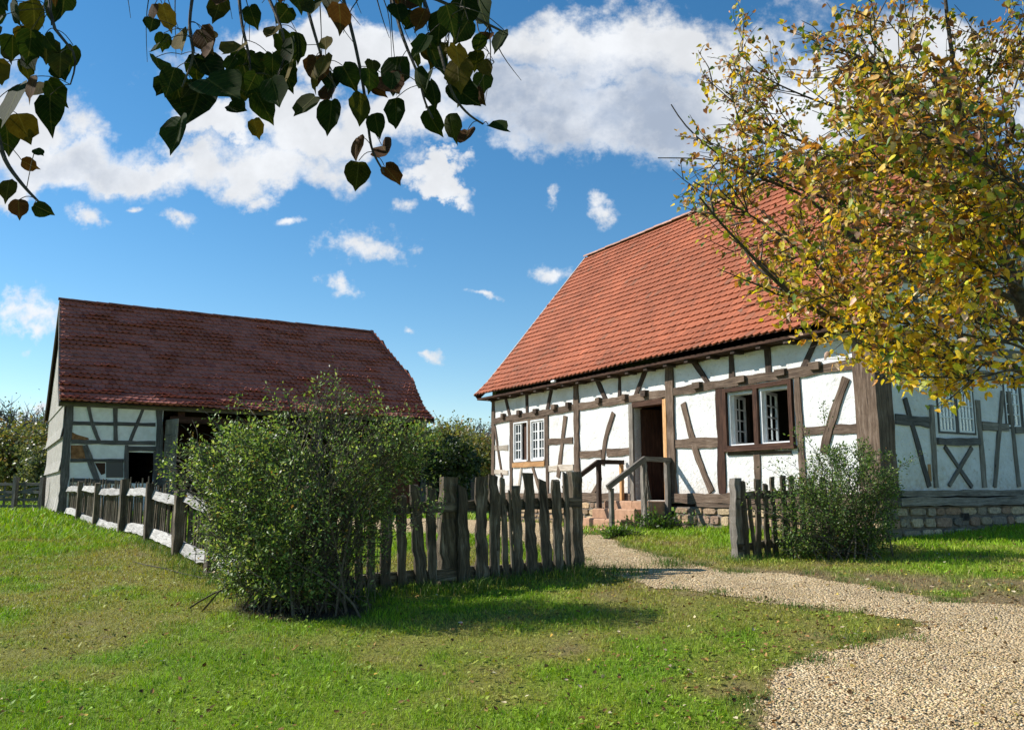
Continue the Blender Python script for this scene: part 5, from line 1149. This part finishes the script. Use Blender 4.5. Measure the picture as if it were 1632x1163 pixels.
for pp in ([(565, 60), (580, 140), (587, 200), (590, 235), (600, 255), (612, 275)], [(640, 60), (668, 120), (675, 160), (690, 190)], [(700, 70), (715, 140), (730, 165), (748, 185), (770, 198)], [(300, 40), (310, 90), (290, 140)], [(385, 40), (400, 100), (395, 150)], [(500, 50), (515, 100), (535, 140)], [(450, 45), (455, 90), (440, 130)]):
    q0 = main[np.argmin(np.linalg.norm(main - at(pp[0][0] - 30, -40, 1.72), axis=1))]; P = smoothline([q0] + [at(x, y, 1.68) for x, y in pp], 16); tubes.append((P, [.0035 * (1 - .6 * i / 15) + .0007 for i in range(16)]))
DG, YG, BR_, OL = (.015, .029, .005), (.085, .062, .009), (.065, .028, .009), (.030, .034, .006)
HL_ = [(20, 165, 85, 100, DG), (62, 140, 46, 20, YG), (78, 172, 62, 80, DG), (38, 205, 52, 70, YG), (12, 215, 60, 90, DG), (62, 243, 20, 40, DG), (12, 303, 40, 90, OL), (30, 333, 36, 75, BR_), (68, 333, 32, 20, DG), (45, 262, 26, 30, BR_),
       (272, 130, 55, 100, DG), (315, 165, 92, 95, DG), (286, 215, 66, 95, DG), (378, 176, 36, 30, DG), (352, 142, 90, 40, DG), (440, 148, 62, 70, DG), (420, 168, 55, 60, DG), (407, 203, 32, 80, YG), (500, 128, 38, 90, YG), (488, 168, 50, 130, OL), (530, 150, 46, 80, BR_), (528, 184, 58, 92, DG), (575, 172, 52, 90, OL),
       (603, 145, 32, 40, BR_), (632, 180, 52, 85, DG), (600, 198, 40, 80, DG), (566, 233, 42, 100, BR_), (570, 277, 46, 95, OL), (619, 245, 52, 55, BR_), (624, 278, 40, 50, BR_), (590, 125, 40, 80, DG), (626, 130, 36, 90, DG), (555, 120, 50, 60, DG), (694, 142, 48, 60, DG), (738, 150, 62, 40, DG), (766, 155, 34, 60, BR_),
       (690, 194, 50, 60, DG), (717, 196, 42, 92, OL), (745, 224, 48, 90, BR_), (793, 208, 42, 35, DG), (770, 130, 38, 85, DG), (395, 130, 60, 75, DG), (455, 120, 50, 80, DG), (250, 110, 50, 80, DG), (330, 110, 70, 60, DG)]
for _ in range(40):
    i0 = random.randint(9, 34); q0 = main[i0]; e = q0 + np.array([random.gauss(0, .05), random.gauss(0, .08), -random.uniform(.04, .2)]); tubes.append((smoothline([q0, (q0 + e) / 2 + rng.normal(0, .012, 3), e], 7), [.0018 - .0002 * k for k in range(7)]))
# sprays above the hand-set ones
for k_ in range(135):
    x = random.choice([random.uniform(-40, 115), random.uniform(235, 800), random.uniform(240, 790)]); y = random.uniform(-80, 118) if k_ < 105 else random.uniform(80, 150); HL_.append((x, y, random.uniform(28, 62), random.uniform(60, 120), random.choice([DG, DG, DG, YG, BR_, OL])))
LP, LD, LL, LT, NN = [], [], [], [], []
allp = np.concatenate([np.array(t[0]) for t in tubes])
for (x, y, s, an, c) in HL_:
    Y = random.uniform(1.55, 1.8); c0 = at(x, y, Y); L = s / 1366 * Y * .95; a = R(an); d = np.array([math.cos(a), random.uniform(-.35, .35), -math.sin(a)]); d = unit(d); b = c0 - d * L * .5
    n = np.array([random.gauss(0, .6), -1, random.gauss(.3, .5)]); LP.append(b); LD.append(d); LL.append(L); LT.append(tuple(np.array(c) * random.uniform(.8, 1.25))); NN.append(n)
    j = np.argmin(np.linalg.norm(allp - b, axis=1)); q = allp[j]
    if np.linalg.norm(q - b) < .11:
        if x < 900: tubes.append((smoothline([q, (q + b) / 2 + Z * .012, b], 6), [.0009] * 6))
mesh_tubes(tubes, 'branches', BARK, over, sides=5)
# rest of its crown, overhead and behind the camera
N = 1500; cp = np.stack([rng.normal(-2.6, 1.3, N), rng.normal(-1.6, 1.0, N), rng.normal(3.6, .8, N)], 1); LL = np.array(LL)
cp = cp[(cp[:, 1] < .2)]; N = len(cp)
HEART2_T = HEART[0].copy(); 
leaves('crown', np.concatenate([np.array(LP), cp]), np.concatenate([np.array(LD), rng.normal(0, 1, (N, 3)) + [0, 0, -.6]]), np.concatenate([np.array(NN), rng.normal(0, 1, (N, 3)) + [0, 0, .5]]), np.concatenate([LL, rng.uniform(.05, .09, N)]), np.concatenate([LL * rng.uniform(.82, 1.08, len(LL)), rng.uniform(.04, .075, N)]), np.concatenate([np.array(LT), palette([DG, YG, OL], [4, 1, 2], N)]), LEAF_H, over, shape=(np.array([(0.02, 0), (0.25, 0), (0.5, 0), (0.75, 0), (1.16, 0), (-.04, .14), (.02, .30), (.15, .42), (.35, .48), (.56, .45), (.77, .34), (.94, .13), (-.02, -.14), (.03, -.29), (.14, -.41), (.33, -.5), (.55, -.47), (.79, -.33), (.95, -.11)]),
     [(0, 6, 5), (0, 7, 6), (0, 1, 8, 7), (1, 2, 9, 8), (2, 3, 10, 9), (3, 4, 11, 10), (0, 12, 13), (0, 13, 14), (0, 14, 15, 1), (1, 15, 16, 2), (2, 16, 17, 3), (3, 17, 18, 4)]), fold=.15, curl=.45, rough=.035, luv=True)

# ---- distant trees
def far_tree(name, label, x, y, hgt, rad, cols, wts, nl, ls, bare=False, trunk_h=.35, group='trees beyond the farmyard'):
    g_ = G(x, y) if abs(x) < 60 else -1.2; o = thing(name, (x, y, g_), label, 'tree', group); tubes = [(smoothline([(x, y, g_ - .1), (x + .1, y, g_ + hgt * .5), (x, y, g_ + hgt * .95)], 8), [hgt * .022 * (1 - .9 * i / 7) for i in range(8)])]
    LPl = []
    nb = 46
    for i in range(nb):
        h0 = g_ + hgt * random.uniform(.12 if trunk_h < .2 else trunk_h * .8, .8); a = random.uniform(0, 6.28); rr = rad * random.uniform(.5, 1.0) * math.sqrt(max(.1, 1 - ((h0 - g_) / hgt - .45) ** 2 * 3)); e = np.array([x + rr * math.cos(a), y + rr * math.sin(a), min(g_ + hgt, h0 + rr * random.uniform(.3, .9))])
        s = np.array([x, y, h0]); P = smoothline([s, (s + e) / 2 + rng.normal(0, .12, 3), e], 6); tubes.append((P, [(hgt * .006 * (1 - .8 * k / 5) + .004) * (1.7 if bare else 1) for k in range(6)]))
        for _ in range(5 if not bare else 16):
            k = random.randint(1, 5); q = P[k]; e2 = q + unit(rng.normal(0, 1, 3) + [0, 0, 1.0 if bare else .3]) * rad * random.uniform(.2, .5); tubes.append((np.array([q, (q + e2) / 2 + rng.normal(0, .04, 3), e2]), [.026, .018, .009] if bare else [.012, .008, .004])); 
            if not bare or random.random() < .3: LPl.append(e2); LPl.append((q + e2) / 2)
    tm = MB()
    for P, r in tubes[:1]: tm.tube(P, r, 6)
    tm.build('trunk', BARK if not bare else PALETWIG, o); mesh_tubes(tubes[1:], 'branches', BARK if not bare else PALETWIG, o)
    if nl:
        C = np.array(LPl); c = C[rng.integers(0, len(C), nl)] + rng.normal(0, rad * .12, (nl, 3)); c[:, 2] = np.maximum(c[:, 2], g_ + .1); L = ls * rng.uniform(.6, 1.4, nl)
        leaves('crown', c, rng.normal(0, 1, (nl, 3)), rng.normal(0, 1, (nl, 3)) + [0, 0, .6], L, L * .8, palette(cols, wts, nl), LEAF, o)
    return o
OLV = [(.17, .19, .06), (.24, .23, .08), (.11, .14, .045), (.26, .17, .07)]; DK = [(.03, .055, .016), (.035, .06, .018), (.05, .08, .025)]
def pxx(px, y): return at(px, 783, y)[0]
far_tree('evergreen_tree', 'dark green bushy tree just right of the barn end', pxx(712, 29), 29, 2.45, .95, DK, [3, 3, 1], 7000, .11, trunk_h=.1)
far_tree('evergreen_tree', 'narrow very dark evergreen in the gap between barn and house', pxx(740, 33), 33, 2.5, .6, DK, [4, 2, 1], 5000, .11, trunk_h=.1)
far_tree('olive_tree', 'taller olive green tree top rising behind the dark evergreens', pxx(706, 44), 44, 4.3, 1.5, OLV, [3, 3, 2, .5], 7000, .15, trunk_h=.2)
far_tree('olive_tree', 'wide brownish green tree nearest the white house wall', pxx(766, 40), 40, 3.1, 1.7, OLV, [2, 4, 1, 1], 7000, .14, trunk_h=.1)
far_tree('autumn_bush_tree', 'round olive brown tree behind the gate at the left edge', pxx(28, 38), 38, 3.3, 2.0, OLV, [3, 2, 3, 1.5], 9000, .15, trunk_h=.1)
far_tree('pale_bush_tree', 'pale grey green low tree against the barn boards', pxx(62, 34), 34, 2.6, 1.0, [(.2, .22, .12), (.13, .16, .07)], [2, 2], 4000, .12, trunk_h=.1)
for k, (px, y, h) in enumerate(((15, 52, 6.0), (50, 55, 6.3), (78, 50, 5.2), (752, 58, 4.9), (730, 62, 5.4), (778, 60, 5.2))):
    lab = ('bare grey twiggy tree at the left edge of the view', 'tallest bare grey tree behind the gate', 'bare grey tree half hidden by the barn gable', 'bare grey treetop above the gap fence', 'bare grey treetop above the narrow evergreen', 'bare grey treetop touching the house corner')[k]
    far_tree('bare_tree', lab, pxx(px, y), y, h, 2.3, OLV, [1, 1, 1, 1], 500, .14, bare=True, trunk_h=.2)
# far wood as one mass
N = 90000; xx = rng.uniform(-150, 150, N); dep = 75 + rng.random(N) * 25; hh = (4.2 + 2.2 * fbm(xx * .12 + 5, dep * .05, 3) + 1.2 * fbm(xx * .7, dep, 2)); zc = -1.1 + hh * rng.random(N) ** .6
L = rng.uniform(.3, .75, N)
o = leaves('far_wood', np.stack([xx, dep, zc], 1), rng.normal(0, 1, (N, 3)), rng.normal(0, 1, (N, 3)) + [0, -.3, .6], L, L * .8, palette([(.11, .115, .05), (.15, .135, .07), (.08, .09, .04), (.17, .15, .12)], [3, 3, 2, 2], N), LEAF, None)
tag(o, 'far belt of olive brown woodland along the horizon', 'wood', kind='stuff')
print('scene built')
